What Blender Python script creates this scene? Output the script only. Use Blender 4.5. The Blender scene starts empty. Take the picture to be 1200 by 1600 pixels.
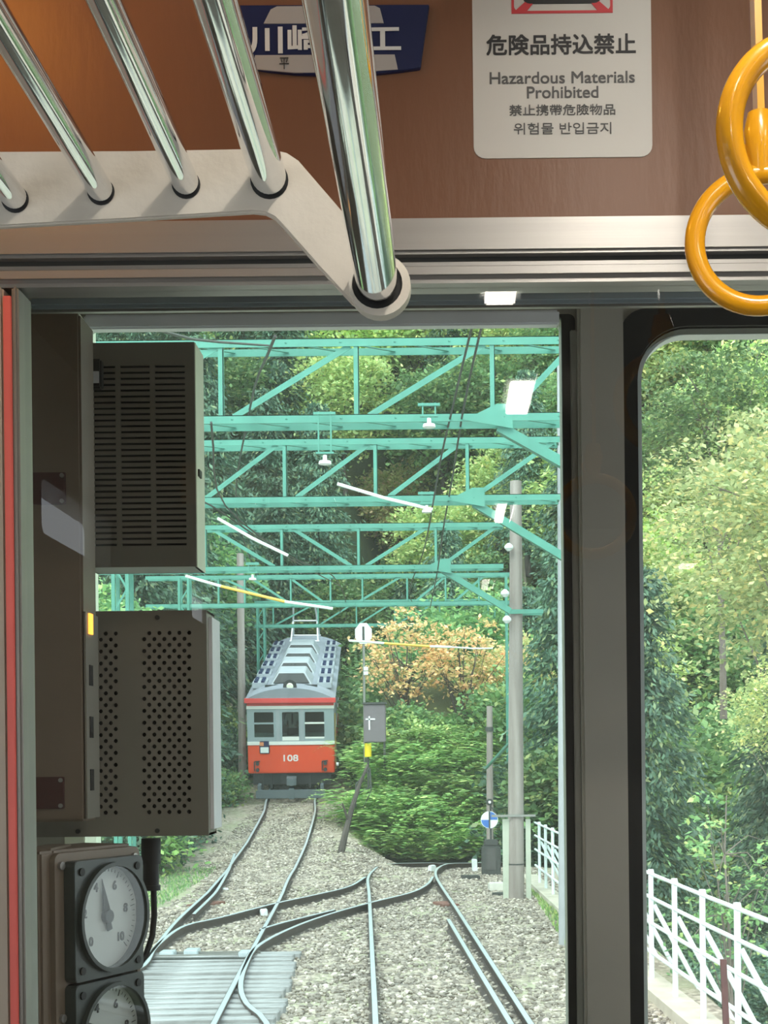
import bpy, bmesh, math, random
import numpy as np
from mathutils import Vector, Matrix, Euler
random.seed(7)
S = bpy.context.scene
COL = S.collection
PI = math.pi
# ------------------------------------------------------------------ camera, sky, exposure
F, U0, V0, H, ROLL = 2200.0, 700.0, 1190.0, 2.37, math.radians(0.6)
cam_d = bpy.data.cameras.new('camera'); cam = bpy.data.objects.new('camera', cam_d); COL.objects.link(cam)
cam_d.sensor_fit = 'VERTICAL'; cam_d.sensor_height = 36.0; cam_d.sensor_width = 27.0
cam_d.lens = F / 1600.0 * 36.0
cam_d.shift_x = (600 - U0) / 1600.0; cam_d.shift_y = (V0 - 800) / 1600.0
cam_d.clip_start = 0.02; cam_d.clip_end = 400
cam.location = (0, 0, H); cam.rotation_euler = (PI/2, ROLL, 0)
S.camera = cam
S.view_settings.view_transform = 'Standard'; S.view_settings.look = 'None'
S.view_settings.exposure = 0.55; S.view_settings.gamma = 1.0; S.view_settings.use_curve_mapping = False
S.cycles.max_bounces = 10; S.cycles.transparent_max_bounces = 24; S.cycles.transmission_bounces = 8
S.cycles.glossy_bounces = 5; S.cycles.diffuse_bounces = 4
S.cycles.use_denoising = True; S.cycles.sample_clamp_indirect = 8
W = bpy.data.worlds.new('overcast_sky'); S.world = W; W.use_nodes = True
bg = W.node_tree.nodes['Background']; bg.inputs[0].default_value = (0.86, 0.94, 1.0, 1); bg.inputs[1].default_value = 2.1
sun_d = bpy.data.lights.new('sun', 'SUN'); sun = bpy.data.objects.new('sun', sun_d); COL.objects.link(sun)
sun_d.energy = 2.2; sun_d.angle = math.radians(35); sun_d.color = (1.0, 0.97, 0.9)
sun.rotation_euler = (math.radians(38), math.radians(-22), 0)

# ------------------------------------------------------------------ pixel -> world helpers (true positions, real depths)
def PX(u, v, Y):
    du, dv = u - U0, v - V0
    a = du*math.cos(ROLL) - dv*math.sin(ROLL); b = du*math.sin(ROLL) + dv*math.cos(ROLL)
    return Vector((a/F*Y, Y, H - b/F*Y))
def GP(u, v, z=0.0):
    du, dv = u - U0, v - V0
    b = du*math.sin(ROLL) + dv*math.cos(ROLL)
    return PX(u, v, (H - z)*F/b)

# ------------------------------------------------------------------ materials
MATS = {}
def mat(name, col, rough=0.6, metal=0.0, noise=0, amt=0.15, bump=0.0, bscale=None, spec=0.5, col2=None, coat=0.0, stretch=None):
    if name in MATS: return MATS[name]
    m = bpy.data.materials.new(name); m.use_nodes = True; nt = m.node_tree
    b = nt.nodes['Principled BSDF']
    b.inputs['Base Color'].default_value = (*col, 1); b.inputs['Roughness'].default_value = rough
    b.inputs['Metallic'].default_value = metal; b.inputs['Specular IOR Level'].default_value = spec
    b.inputs['Coat Weight'].default_value = coat
    if noise:
        tc = nt.nodes.new('ShaderNodeTexCoord'); mp = nt.nodes.new('ShaderNodeMapping')
        if stretch: mp.inputs['Scale'].default_value = stretch
        nz = nt.nodes.new('ShaderNodeTexNoise'); nz.inputs['Scale'].default_value = noise; nz.inputs['Detail'].default_value = 6
        rp = nt.nodes.new('ShaderNodeValToRGB')
        c2 = col2 if col2 else tuple(min(1, c*(1+amt)) for c in col)
        c1 = col if col2 else tuple(c*(1-amt) for c in col)
        rp.color_ramp.elements[0].position = .3; rp.color_ramp.elements[1].position = .7
        rp.color_ramp.elements[0].color = (*c1, 1); rp.color_ramp.elements[1].color = (*c2, 1)
        nt.links.new(tc.outputs['Object'], mp.inputs[0]); nt.links.new(mp.outputs[0], nz.inputs['Vector'])
        nt.links.new(nz.outputs['Fac'], rp.inputs[0]); nt.links.new(rp.outputs[0], b.inputs['Base Color'])
        if bump:
            n2 = nt.nodes.new('ShaderNodeTexNoise'); n2.inputs['Scale'].default_value = bscale or noise*4; n2.inputs['Detail'].default_value = 4
            bp = nt.nodes.new('ShaderNodeBump'); bp.inputs['Strength'].default_value = bump; bp.inputs['Distance'].default_value = 0.02
            nt.links.new(mp.outputs[0], n2.inputs['Vector'])
            nt.links.new(n2.outputs['Fac'], bp.inputs['Height']); nt.links.new(bp.outputs[0], b.inputs['Normal'])
    MATS[name] = m; return m
def emit(name, col, s):
    if name in MATS: return MATS[name]
    m = bpy.data.materials.new(name); m.use_nodes = True; b = m.node_tree.nodes['Principled BSDF']
    b.inputs['Base Color'].default_value = (*col, 1); b.inputs['Emission Color'].default_value = (*col, 1); b.inputs['Emission Strength'].default_value = s
    MATS[name] = m; return m
def glass(name, tint=(1,1,1), haze=0.0, refl=1.0, ior=1.45):
    m = bpy.data.materials.new(name); m.use_nodes = True; nt = m.node_tree; nt.nodes.clear()
    o = nt.nodes.new('ShaderNodeOutputMaterial'); t = nt.nodes.new('ShaderNodeBsdfTransparent'); t.inputs[0].default_value = (*tint, 1)
    g = nt.nodes.new('ShaderNodeBsdfGlossy'); g.inputs['Roughness'].default_value = 0.0
    fr = nt.nodes.new('ShaderNodeFresnel'); fr.inputs[0].default_value = ior
    mu = nt.nodes.new('ShaderNodeMath'); mu.operation = 'MULTIPLY'; mu.inputs[1].default_value = refl
    mx = nt.nodes.new('ShaderNodeMixShader')
    ge = nt.nodes.new('ShaderNodeNewGeometry'); m3 = nt.nodes.new('ShaderNodeMath'); m3.operation = 'SUBTRACT'; m3.inputs[0].default_value = 1.0
    m4 = nt.nodes.new('ShaderNodeMath'); m4.operation = 'MULTIPLY'   # the rear surface of a pane adds no second mirror image
    nt.links.new(ge.outputs['Backfacing'], m3.inputs[1]); nt.links.new(m3.outputs[0], m4.inputs[1])
    nt.links.new(fr.outputs[0], mu.inputs[0]); nt.links.new(mu.outputs[0], m4.inputs[0]); nt.links.new(m4.outputs[0], mx.inputs[0])
    base = t
    if haze:
        d = nt.nodes.new('ShaderNodeBsdfTranslucent'); d.inputs[0].default_value = (.9, .97, .95, 1)  # pale veil of haze over the outside view, mixed into the glass
        m2 = nt.nodes.new('ShaderNodeMixShader'); m2.inputs[0].default_value = haze
        nt.links.new(t.outputs[0], m2.inputs[1]); nt.links.new(d.outputs[0], m2.inputs[2]); base = m2
    nt.links.new(base.outputs[0], mx.inputs[1]); nt.links.new(g.outputs[0], mx.inputs[2]); nt.links.new(mx.outputs[0], o.inputs[0])
    MATS[name] = m; return m
def leafmat(name, c1, c2, c3=None, p3=0.85, trans=0.35):
    m = bpy.data.materials.new(name); m.use_nodes = True; nt = m.node_tree; nt.nodes.clear()
    o = nt.nodes.new('ShaderNodeOutputMaterial'); geo = nt.nodes.new('ShaderNodeNewGeometry'); rp = nt.nodes.new('ShaderNodeValToRGB')
    e = rp.color_ramp.elements; e[0].color = (*c1, 1); e[1].color = (*c2, 1); e[1].position = 0.8
    if c3: x = e.new(p3); x.color = (*c3, 1); y = e.new(1.0); y.color = (*c3, 1)
    oi = nt.nodes.new('ShaderNodeObjectInfo'); hs = nt.nodes.new('ShaderNodeHueSaturation'); hs.inputs['Saturation'].default_value = .80
    mr = nt.nodes.new('ShaderNodeMapRange'); mr.inputs[3].default_value = 0.72; mr.inputs[4].default_value = 1.3
    mh = nt.nodes.new('ShaderNodeMapRange'); mh.inputs[3].default_value = 0.495; mh.inputs[4].default_value = 0.515
    nt.links.new(geo.outputs['Random Per Island'], rp.inputs[0]); nt.links.new(rp.outputs[0], hs.inputs['Color'])
    nt.links.new(oi.outputs['Random'], mr.inputs[0]); nt.links.new(mr.outputs[0], hs.inputs['Value'])
    nt.links.new(oi.outputs['Random'], mh.inputs[0]); nt.links.new(mh.outputs[0], hs.inputs['Hue'])
    d = nt.nodes.new('ShaderNodeBsdfPrincipled'); d.inputs['Roughness'].default_value = .45; d.inputs['Specular IOR Level'].default_value = .4
    t = nt.nodes.new('ShaderNodeBsdfTranslucent'); mx = nt.nodes.new('ShaderNodeMixShader'); mx.inputs[0].default_value = trans
    nt.links.new(hs.outputs[0], d.inputs['Base Color']); nt.links.new(hs.outputs[0], t.inputs[0])
    nt.links.new(d.outputs[0], mx.inputs[1]); nt.links.new(t.outputs[0], mx.inputs[2]); nt.links.new(mx.outputs[0], o.inputs[0])
    MATS[name] = m; return m

# ------------------------------------------------------------------ object helpers
def wm(o):
    M = Matrix.LocRotScale(o.location, o.rotation_euler, o.scale)
    return wm(o.parent) @ M if o.parent else M
def tag(o, label=None, cat=None, group=None, kind=None):
    if label: o['label'] = label
    if cat: o['category'] = cat
    if group: o['group'] = group
    if kind: o['kind'] = kind
    return o
def thing(name, label, cat, loc=(0,0,0), rot=(0,0,0), group=None):
    o = bpy.data.objects.new(name, None); COL.objects.link(o); o.location = loc; o.rotation_euler = rot
    o.empty_display_size = .05
    return tag(o, label, cat, group)
class MB:
    def __init__(s): s.v = []; s.f = []
    def add(s, vs, fs):
        n = len(s.v); s.v += [Vector(p) for p in vs]; s.f += [[i+n for i in f] for f in fs]; return s
    def box(s, x0, x1, y0, y1, z0, z1):
        return s.add([(x0,y0,z0),(x1,y0,z0),(x1,y1,z0),(x0,y1,z0),(x0,y0,z1),(x1,y0,z1),(x1,y1,z1),(x0,y1,z1)],
            [(0,3,2,1),(4,5,6,7),(0,1,5,4),(1,2,6,5),(2,3,7,6),(3,0,4,7)])
    def pbox(s, u0, v0, u1, v1, Y, t):   # a box whose front face spans these coordinates at depth Y, t deep
        c = [PX(u, (v0+v1)/2, Y).x for u in (u0, u1)]; d = [PX((u0+u1)/2, v, Y).z for v in (v0, v1)]
        return s.box(c[0], c[1], Y, Y+t, d[1], d[0])
    def beam(s, p, q, w, h=None, up=(0,0,1)):
        h = h or w; p = Vector(p); q = Vector(q); d = (q-p).normalized(); up = Vector(up)
        if abs(d.dot(up)) > .98: up = Vector((0,1,0)) if abs(d.y) < .9 else Vector((1,0,0))
        x = d.cross(up).normalized(); y = x.cross(d).normalized(); vs = []
        for c in (p, q):
            for a, b in ((-1,-1),(1,-1),(1,1),(-1,1)): vs.append(c + x*a*w/2 + y*b*h/2)
        return s.add(vs, [(0,1,2,3),(7,6,5,4),(0,4,5,1),(1,5,6,2),(2,6,7,3),(3,7,4,0)])
    def tube(s, pts, r, n=10, closed=False, cap=True):
        pts = [Vector(p) for p in pts]; m = len(pts); rs = r if isinstance(r, (list, tuple)) else [r]*m
        base = len(s.v); prev = None
        for i, p in enumerate(pts):
            if closed: d = (pts[(i+1)%m] - pts[i-1]).normalized()
            else: d = (pts[min(i+1, m-1)] - pts[max(i-1, 0)]).normalized()
            if prev is None:
                a = Vector((0,0,1)) if abs(d.z) < .9 else Vector((1,0,0)); x = d.cross(a).normalized()
            else: x = (prev - d*prev.dot(d)).normalized()
            prev = x; y = d.cross(x)
            for k in range(n):
                t = 2*PI*k/n; s.v.append(p + x*math.cos(t)*rs[i] + y*math.sin(t)*rs[i])
        for i in range(m if closed else m-1):
            j = (i+1) % m
            for k in range(n): s.f.append([base+i*n+k, base+i*n+(k+1)%n, base+j*n+(k+1)%n, base+j*n+k])
        if cap and not closed:
            s.f.append([base+k for k in range(n)][::-1]); s.f.append([base+(m-1)*n+k for k in range(n)])
        return s
    def cyl(s, p, q, r, n=24): return s.tube([p, q], r, n)
    def prism(s, poly, vec):   # convex or plain concave polygon extruded by vec
        n = len(s.v); k = len(poly); vec = Vector(vec)
        s.v += [Vector(p) for p in poly] + [Vector(p)+vec for p in poly]
        s.f.append([n+i for i in range(k)][::-1]); s.f.append([n+k+i for i in range(k)])
        for i in range(k): j = (i+1) % k; s.f.append([n+i, n+j, n+k+j, n+k+i])
        return s
    def plate(s, loops, y0, y1, M=None):   # loops of (x,z): the first the outline, the rest holes; between y0 and y1
        bm = bmesh.new(); es = []
        for lp in loops:
            vs = [bm.verts.new((x, y0, z)) for x, z in lp]
            es += [bm.edges.new((vs[i], vs[(i+1) % len(vs)])) for i in range(len(vs))]
        bmesh.ops.triangle_fill(bm, use_beauty=True, use_dissolve=False, edges=es)
        r = bmesh.ops.extrude_face_region(bm, geom=bm.faces[:])
        bmesh.ops.translate(bm, verts=[g for g in r['geom'] if isinstance(g, bmesh.types.BMVert)], vec=(0, y1-y0, 0))
        bmesh.ops.recalc_face_normals(bm, faces=bm.faces[:])
        bm.verts.index_update()
        s.add([(M @ v.co if M else v.co.copy()) for v in bm.verts], [[v.index for v in f.verts] for f in bm.faces]); bm.free(); return s
    def build(s, name, m, parent=None, smooth=False, local=False, bev=0.0, label=None, seg=2):
        me = bpy.data.meshes.new(name)
        vs = s.v
        if parent and not local:
            I = wm(parent).inverted(); vs = [I @ v for v in vs]
        bm = bmesh.new(); bv = [bm.verts.new(v) for v in vs]
        for f in s.f:
            try: bm.faces.new([bv[i] for i in f])
            except ValueError: pass
        bmesh.ops.recalc_face_normals(bm, faces=bm.faces[:])
        if bev:
            es = [e for e in bm.edges if len(e.link_faces) == 2 and e.calc_face_angle(0) > .6]
            bmesh.ops.bevel(bm, geom=es, offset=bev, segments=seg, affect='EDGES', clamp_overlap=True)
        if not parent:   # origin at the base of the thing
            xs = [v.co for v in bm.verts]; c = Vector(((min(p.x for p in xs)+max(p.x for p in xs))/2, (min(p.y for p in xs)+max(p.y for p in xs))/2, min(p.z for p in xs)))
            for v in bm.verts: v.co -= c
        bm.to_mesh(me); bm.free()
        if smooth: me.shade_smooth()
        o = bpy.data.objects.new(name, me); COL.objects.link(o); me.materials.append(m)
        if parent: o.parent = parent
        else: o.location = c
        if smooth:
            try: me.set_sharp_from_angle(angle=math.radians(40))
            except Exception: pass
        if label: o['label'] = label
        return o
def struct(o): o['kind'] = 'structure'; return o
def rrect(x0, x1, z0, z1, r, n=8, corners=(1,1,1,1)):  # corner order: bl, br, tr, tl
    pts = []
    for i, (cx, cz, a0) in enumerate(((x0+r, z0+r, PI), (x1-r, z0+r, 1.5*PI), (x1-r, z1-r, 0), (x0+r, z1-r, .5*PI))):
        if corners[i]: pts += [(cx+r*math.cos(a0+k*.5*PI/n), cz+r*math.sin(a0+k*.5*PI/n)) for k in range(n+1)]
        else: pts.append(((x0, z0), (x1, z0), (x1, z1), (x0, z1))[i])
    return pts
def circ(cx, cz, r, n=12): return [(cx+r*math.cos(2*PI*k/n), cz+r*math.sin(2*PI*k/n)) for k in range(n)]
def text(name, body, M, size, m, parent, depth=.0012, bold=0.0, sx=1.0, align='CENTER'):
    c = bpy.data.curves.new('t', 'FONT'); c.body = body; c.size = size; c.align_x = align; c.align_y = 'CENTER'
    c.extrude = depth/2; c.resolution_u = 4
    t = bpy.data.objects.new('t', c); COL.objects.link(t)
    bpy.context.view_layer.update()
    me = bpy.data.meshes.new_from_object(t.evaluated_get(bpy.context.evaluated_depsgraph_get()))
    bpy.data.objects.remove(t); bpy.data.curves.remove(c)
    me.name = name
    if bold:   # heavier strokes: the glyphs laid over themselves, slightly shifted
        bm = bmesh.new()
        for dx, dy in ((-1, -1), (1, -1), (1, 1), (-1, 1)):
            n0 = len(bm.verts); bm.from_mesh(me); bm.verts.ensure_lookup_table()
            for v in bm.verts[n0:]: v.co.x += dx*bold; v.co.y += dy*bold; v.co.z += .00002*(dx+2*dy)
        bm.to_mesh(me); bm.free()
    me.transform(M @ Matrix.Diagonal((sx, 1, 1, 1)))
    if parent: me.transform(wm(parent).inverted())
    me.materials.clear(); me.materials.append(m)
    o = bpy.data.objects.new(name, me); COL.objects.link(o); o.parent = parent
    return o
FACE = Matrix.Rotation(PI/2, 4, 'X')      # text standing upright, read from -Y
def copy_tree(o, parent=None):
    c = o.copy(); COL.objects.link(c)
    if parent: c.parent = parent
    for ch in [x for x in KIDS.get(o.name, [])]: copy_tree(ch, c)
    return c
KIDS = {}
def index_kids():
    KIDS.clear()
    for o in COL.objects:
        if o.parent: KIDS.setdefault(o.parent.name, []).append(o)

# palette
M_wood = mat('orange_wood_panel', (.215,.102,.057), .42, noise=3, amt=.10, stretch=(1, 1, .25), bump=.05, bscale=90, spec=.3)
M_alu = mat('brushed_aluminium', (.36,.35,.335), .42, .6, noise=8, amt=.05, stretch=(.1,1,6), bump=.02)
M_aluD = mat('grey_anodised', (.30,.29,.27), .45, .6, noise=10, amt=.06)
M_post = mat('warm_grey_paint', (.42,.39,.34), .5, noise=6, amt=.05)
M_chrome = mat('chrome', (.80,.82,.84), .07, 1.0, noise=40, amt=.04)
M_cast = mat('cast_cream_paint', (.66,.61,.53), .42, noise=9, amt=.07, bump=.06, bscale=60)
M_black = mat('black_rubber', (.012,.012,.012), .55, noise=20, amt=.2)
M_cabbrown = mat('cab_brown_paint', (.20,.155,.115), .5, noise=5, amt=.06)
M_box = mat('equipment_box_paint', (.24,.225,.19), .5, noise=5, amt=.05)
M_cream = mat('cream_frame_paint', (.84,.87,.68), .45, noise=5, amt=.05)
M_pillar = mat('pillar_paint', (.43,.40,.35), .5, noise=4, amt=.04)
M_dark = mat('dark_grey_paint', (.05,.052,.05), .5, noise=8, amt=.1)
M_blue = mat('blue_grey_blind', (.30,.35,.38), .5, noise=8, amt=.07)
M_lgrey = mat('light_grey_paint', (.82,.82,.86), .45, noise=8, amt=.05)
M_ceil = mat('ceiling_panel', (.50,.48,.44), .6, noise=3, amt=.03)
M_floor = mat('vinyl_floor', (.20,.19,.18), .6, noise=12, amt=.1)
M_yel = mat('strap_yellow', (.80,.36,.008), .22, noise=5, amt=.04, coat=.5)
M_paper = mat('sign_white', (.62,.61,.57), .5, noise=4, amt=.02)
M_ink = mat('sign_ink', (.03,.03,.032), .6, noise=4, amt=.02)
M_inkg = mat('sign_grey_ink', (.10,.10,.10), .6, noise=4, amt=.02)
M_pink = mat('sign_red', (.60,.05,.06), .5, noise=4, amt=.02)
M_navy = mat('plate_navy', (.012,.020,.085), .35, noise=6, amt=.1)
M_silver = mat('plate_silver', (.50,.49,.48), .4, .3, noise=6, amt=.05)
M_redrefl = mat('painted_red_reflection', (.80,.17,.15), .45, noise=3, amt=.08)
M_white = mat('white_paint', (.78,.82,.82), .5, noise=6, amt=.05)

# ================================================================== SETTING: the carriage
XL, XR, YB, YP, YC, ZF, ZC = -1.02, 1.62, -3.2, 1.70, 2.90, 1.07, 3.46
b = MB(); b.box(XL-.08, XR+.08, YB-.1, YC+.08, ZF-.08, ZF); struct(b.build('floor', M_floor))
b = MB(); b.box(XL-.08, XR+.08, YB-.1, YC+.08, ZC, ZC+.08); struct(b.build('ceiling', M_ceil))
def side_wall(x0, x1, name, cabwin):
    M = Matrix.Rotation(PI/2, 4, 'Z')   # plate's x -> world y
    loops = [[(YB-.1, ZF), (YC+.08, ZF), (YC+.08, ZC), (YB-.1, ZC)]]
    for a, c, e, f in ((-.85, -.12, 2.96, 3.10), (.0, .85, 2.0, 2.75), (-2.9, -2.2, 2.96, 3.10)): loops.append(rrect(a, c, e, f, .03))
    if cabwin: loops.append(rrect(1.95, 2.65, 1.95, 2.9, .05))
    p = MB().plate(loops, -x1, -x0, M); return struct(p.build(name, M_ceil))
side_wall(XL-.08, XL, 'wall_left', False); side_wall(XR, XR+.08, 'wall_right', True)
p = MB().plate([[(XL, ZF), (XR, ZF), (XR, ZC), (XL, ZC)]], YB-.08, YB)
struct(p.build('wall_back', M_ceil))
# partition between saloon and cab
zt = PX(650, 345, YP).z; ztr = PX(650, 442, YP).z; xp = PX(14, 1000, YP).x; xq = PX(36, 1000, YP).x
b = MB(); b.box(XL, XR, YP, YP+.04, zt-.01, ZC); struct(b.build('wall_front', M_wood))
b = MB(); b.box(XL, XR, YP-.012, YP+.05, PX(650, 401, YP).z, zt); struct(b.build('trim_1', M_alu, bev=.004))
b = MB(); b.box(XL, XR, YP+.004, YP+.05, PX(650, 409, YP).z, PX(650, 401, YP).z); struct(b.build('trim_2', M_dark))
b = MB(); b.box(XL, XR, YP-.006, YP+.05, ztr, PX(650, 409, YP).z); struct(b.build('trim_3', M_alu, bev=.008, seg=3))
b = MB(); b.box(XL, PX(12, 1000, YP).x, YP-.004, YP+.05, 1.9, ztr); struct(b.build('trim_4', M_post, bev=.003))
b = MB(); b.box(PX(12, 1000, YP).x, PX(25, 1000, YP).x, YP-.006, YP+.05, 1.9, ztr-.012); struct(b.build('red_reflection_strip', M_redrefl, bev=.001))  # red reflection on the post, painted as a solid coloured strip
b = MB(); b.box(PX(25, 1000, YP).x, xq, YP-.006, YP+.05, 1.9, ztr); struct(b.build('trim_6', M_aluD, bev=.003))
b = MB(); b.box(XL, XR, YP, YP+.05, ZF, 1.9); struct(b.build('wall_partition', M_post))
w = bpy.data.objects.new('window_1', None); COL.objects.link(w); w.location = (.5, YP, 1.9); struct(w)
G_part = glass('partition_glass', (.97,.975,.97), refl=1.7, ior=1.45)
b = MB(); b.box(xq, XR, YP+.018, YP+.022, 1.9, ztr); b.build('pane', G_part, w)
# windscreen wall
wl = PX(151, 700, YC+.075).x; wr = PX(877, 900, YC+.06).x; wt = PX(500, 513, YC+.06).z
rl = PX(998, 1000, YC).x; rt = PX(1150, 527, YC+.07).z
hole1 = rrect(wl, wr, 1.72, wt, .012, 3); hole2 = rrect(rl, 1.5, 1.72, rt, .105, 10)
p = MB().plate([[(XL, ZF), (XR, ZF), (XR, ZC), (XL, ZC)], hole1, hole2], YC, YC+.06)
struct(p.build('wall_windscreen', M_pillar))
G_l = glass('windscreen_glass_green', (.915,.995,.97), haze=.022, refl=1.0)
G_r = glass('windscreen_glass_clear', (.95,.98,.96), haze=.024, refl=1.0)
for n_, hl, G in ((2, hole1, G_l), (3, hole2, G_r)):
    w = bpy.data.objects.new('window_%d' % n_, None); COL.objects.link(w); struct(w)
    cx = sum(p[0] for p in hl)/len(hl); w.location = (cx, YC+.03, 1.72)
    MB().plate([hl], YC+.030, YC+.034).build('pane', G, w)
    xs = [p[0] for p in hl]; zs = [p[1] for p in hl]
    if n_ == 2:
        rim = [rrect(min(xs)-.004, max(xs)+.028, min(zs)-.01, max(zs)+.002, .014, 4), rrect(min(xs), max(xs), min(zs), max(zs), .012, 3)]
        MB().plate(rim, YC-.012, YC).build('gasket', M_black, w)
    else:
        rim = [rrect(min(xs)-.002, max(xs)+.002, min(zs)-.002, max(zs)+.002, .106, 10), rrect(min(xs)+.003, max(xs)-.003, min(zs)+.003, max(zs)-.003, .103, 10)]
        MB().plate(rim, YC-.002, YC+.036).build('gasket_lining', M_black, w)
        rim = [rrect(min(xs)-.032, max(xs)+.02, min(zs)-.02, max(zs)+.036, .05, 8), rrect(min(xs), max(xs), min(zs), max(zs), .105, 10)]
        MB().plate(rim, YC-.012, YC).build('gasket', M_black, w)
        rim = [rrect(min(xs), max(xs), min(zs), max(zs), .105, 10), rrect(min(xs)+.016, max(xs)-.01, min(zs)+.01, max(zs)-.004, .095, 10)]
        MB().plate(rim, YC+.036, YC+.075).build('outer_frame', M_lgrey, w)
# pillar cover between the panes
px0 = PX(905, 1000, YC).x; px1 = PX(976, 1000, YC).x
b = MB(); b.box(px0, px1, YC-.035, YC, 1.6, PX(900, 450, YC-.035).z); struct(b.build('trim_7', M_pillar, bev=.006))
b = MB(); b.box(px0-.014, px0, YC-.02, YC, 1.6, PX(900, 520, YC).z); struct(b.build('trim_8', M_aluD, bev=.002))
# light strips under the blind
b = MB(); b.pbox(130, 487, 874, 510, YC-.03, .03); struct(b.build('trim_9', M_lgrey, bev=.004))
# left jamb, cream painted
b = MB(); b.box(wl-.04, wl+.001, YC-.06, YC+.075, 1.72, wt); struct(b.build('trim_10', M_cream, bev=.002))

# ================================================================== cab fittings
t = thing('roller_blind', 'long blue-grey roller blind case with black clips above the windscreens', 'blind', PX(500, 471, 2.62))
a, c = PX(47, 471, 2.62), PX(1000, 470, 2.62); a.z = c.z = t.location.z
c.x = 1.5
b = MB(); b.beam(a, c, .03, .022); b.build('case', M_blue, t, bev=.006)
for u0, u1 in ((353, 448), (745, 842), (45, 75)):
    b = MB(); b.box(PX(u0, 460, 2.6).x, PX(u1, 460, 2.6).x, 2.585, 2.65, a.z+.009, a.z+.024)
    b.build('clip', M_black, t, bev=.002)
b = MB(); b.beam((a.x, 2.622, a.z-.0135), (c.x, 2.622, a.z-.0135), .012, .005); b.build('pull_bar', M_aluD, t)
b = MB(); b.box(XL, XR, 2.8, YC, 3.39, ZC); struct(b.build('trim_11', M_aluD))

YCAB = 2.20
t = thing('cab_cabinet', 'tall brown equipment cabinet with maker plates on the left side of the cab', 'cabinet', (PX(80, 1285, YCAB).x, YCAB, PX(80, 1285, YCAB).z))
x0, x1 = XL+.02, PX(131, 1100, YCAB).x; z0, z1 = PX(80, 1284, YCAB).z, PX(80, 489, YCAB).z
b = MB(); b.box(x0, x1, YCAB, YCAB+.085, z0, z1); b.build('body', M_cabbrown, t, bev=.004)
zs1 = PX(140, 955, YCAB).z
b = MB(); b.box(x1-.002, x1+.003, YCAB+.004, YCAB+.083, z0+.004, zs1); b.build('side_plate', M_box, t)
for v0, v1 in ((1040, 1072), (1120, 1153), (1202, 1235)):
    b = MB(); b.box(x1+.002, x1+.0045, YCAB+.022, YCAB+.042, PX(140, v1, 2.24).z, PX(140, v0, 2.24).z); b.build('side_slot', M_black, t)
b = MB(); b.box(x1+.002, x1+.006, YCAB+.02, YCAB+.04, PX(140, 992, 2.24).z, PX(140, 960, 2.24).z); b.build('indicator_lamp', emit('orange_lamp', (1, .38, .05), 1.6), t, label='glowing orange lamp')
M_plate = mat('maker_plate', (.075,.028,.026), .35, noise=10, amt=.1)
for u0, v0, u1, v1 in ((38, 738, 102, 788), (40, 1214, 100, 1264)):
    b = MB(); b.pbox(u0, v0, u1, v1, YCAB-.004, .006); pl = b.build('maker_plate', M_plate, t, bev=.001)
    for uu, vv in ((u0+4, v0+5), (u1-5, v0+5), (u0+4, v1-5), (u1-5, v1-5)):
        q = PX(uu, vv, YCAB-.004); b = MB(); b.cyl(q, q-Vector((0, .003, 0)), .0035, 10); b.build('screw', M_alu, pl)

YB1 = 2.42
t = thing('louvred_box', 'grey equipment box with rows of louvre slots, above the perforated box', 'equipment box', PX(225, 888, YB1))
X = lambda u, v, Y: PX(u, v, Y).x
Z = lambda u, v, Y: PX(u, v, Y).z
x0, x1, z0, z1 = X(132, 700, YB1), X(305, 700, YB1), Z(225, 886, YB1), Z(225, 535, YB1)
loops = [[(x0, z0), (x1, z0), (x1, z1), (x0, z1)]]
for r_ in range(31):
    v = 571 + r_*9.27
    for u0, u1 in ((147, 181), (189, 235), (243, 290)):
        loops.append([(X(u0, 700, YB1), Z(225, v+3.6, YB1)), (X(u1, 700, YB1), Z(225, v+3.6, YB1)), (X(u1, 700, YB1), Z(225, v, YB1)), (X(u0, 700, YB1), Z(225, v, YB1))])
MB().plate(loops, YB1, YB1+.004).build('louvre_front', M_box, t)
b = MB(); b.box(x0, x0+.004, YB1+.004, YB1+.085, z0, z1); b.box(x0, x1, YB1+.004, YB1+.085, z0, z0+.004); b.box(x0, x1, YB1+.004, YB1+.085, z1-.004, z1); b.box(x0, x1, YB1+.081, YB1+.085, z0, z1)
b.build('case', M_box, t)
b = MB(); b.box(x0+.006, x1-.006, YB1+.02, YB1+.075, z0+.006, z1-.006); b.build('filter', M_black, t)
b = MB(); b.box(x1-.004, x1+.001, YB1+.004, YB1+.085, z0, z1); sp = b.build('side_panel', M_cream, t)
q = Vector((x1, YB1+.03, Z(310, 735, YB1))); b = MB(); b.box(q.x, q.x+.004, q.y-.012, q.y+.012, q.z-.006, q.z+.006); b.build('latch', M_black, t)
for u, v in ((147, 580),):
    b = MB(); b.pbox(138, 560, 158, 606, YB1-.02, .02); ls = b.build('lock_switch', M_dark, t, bev=.003)
    b = MB(); b.pbox(143, 580, 154, 598, YB1-.023, .003); b.build('lock_label', M_lgrey, ls)

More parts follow.
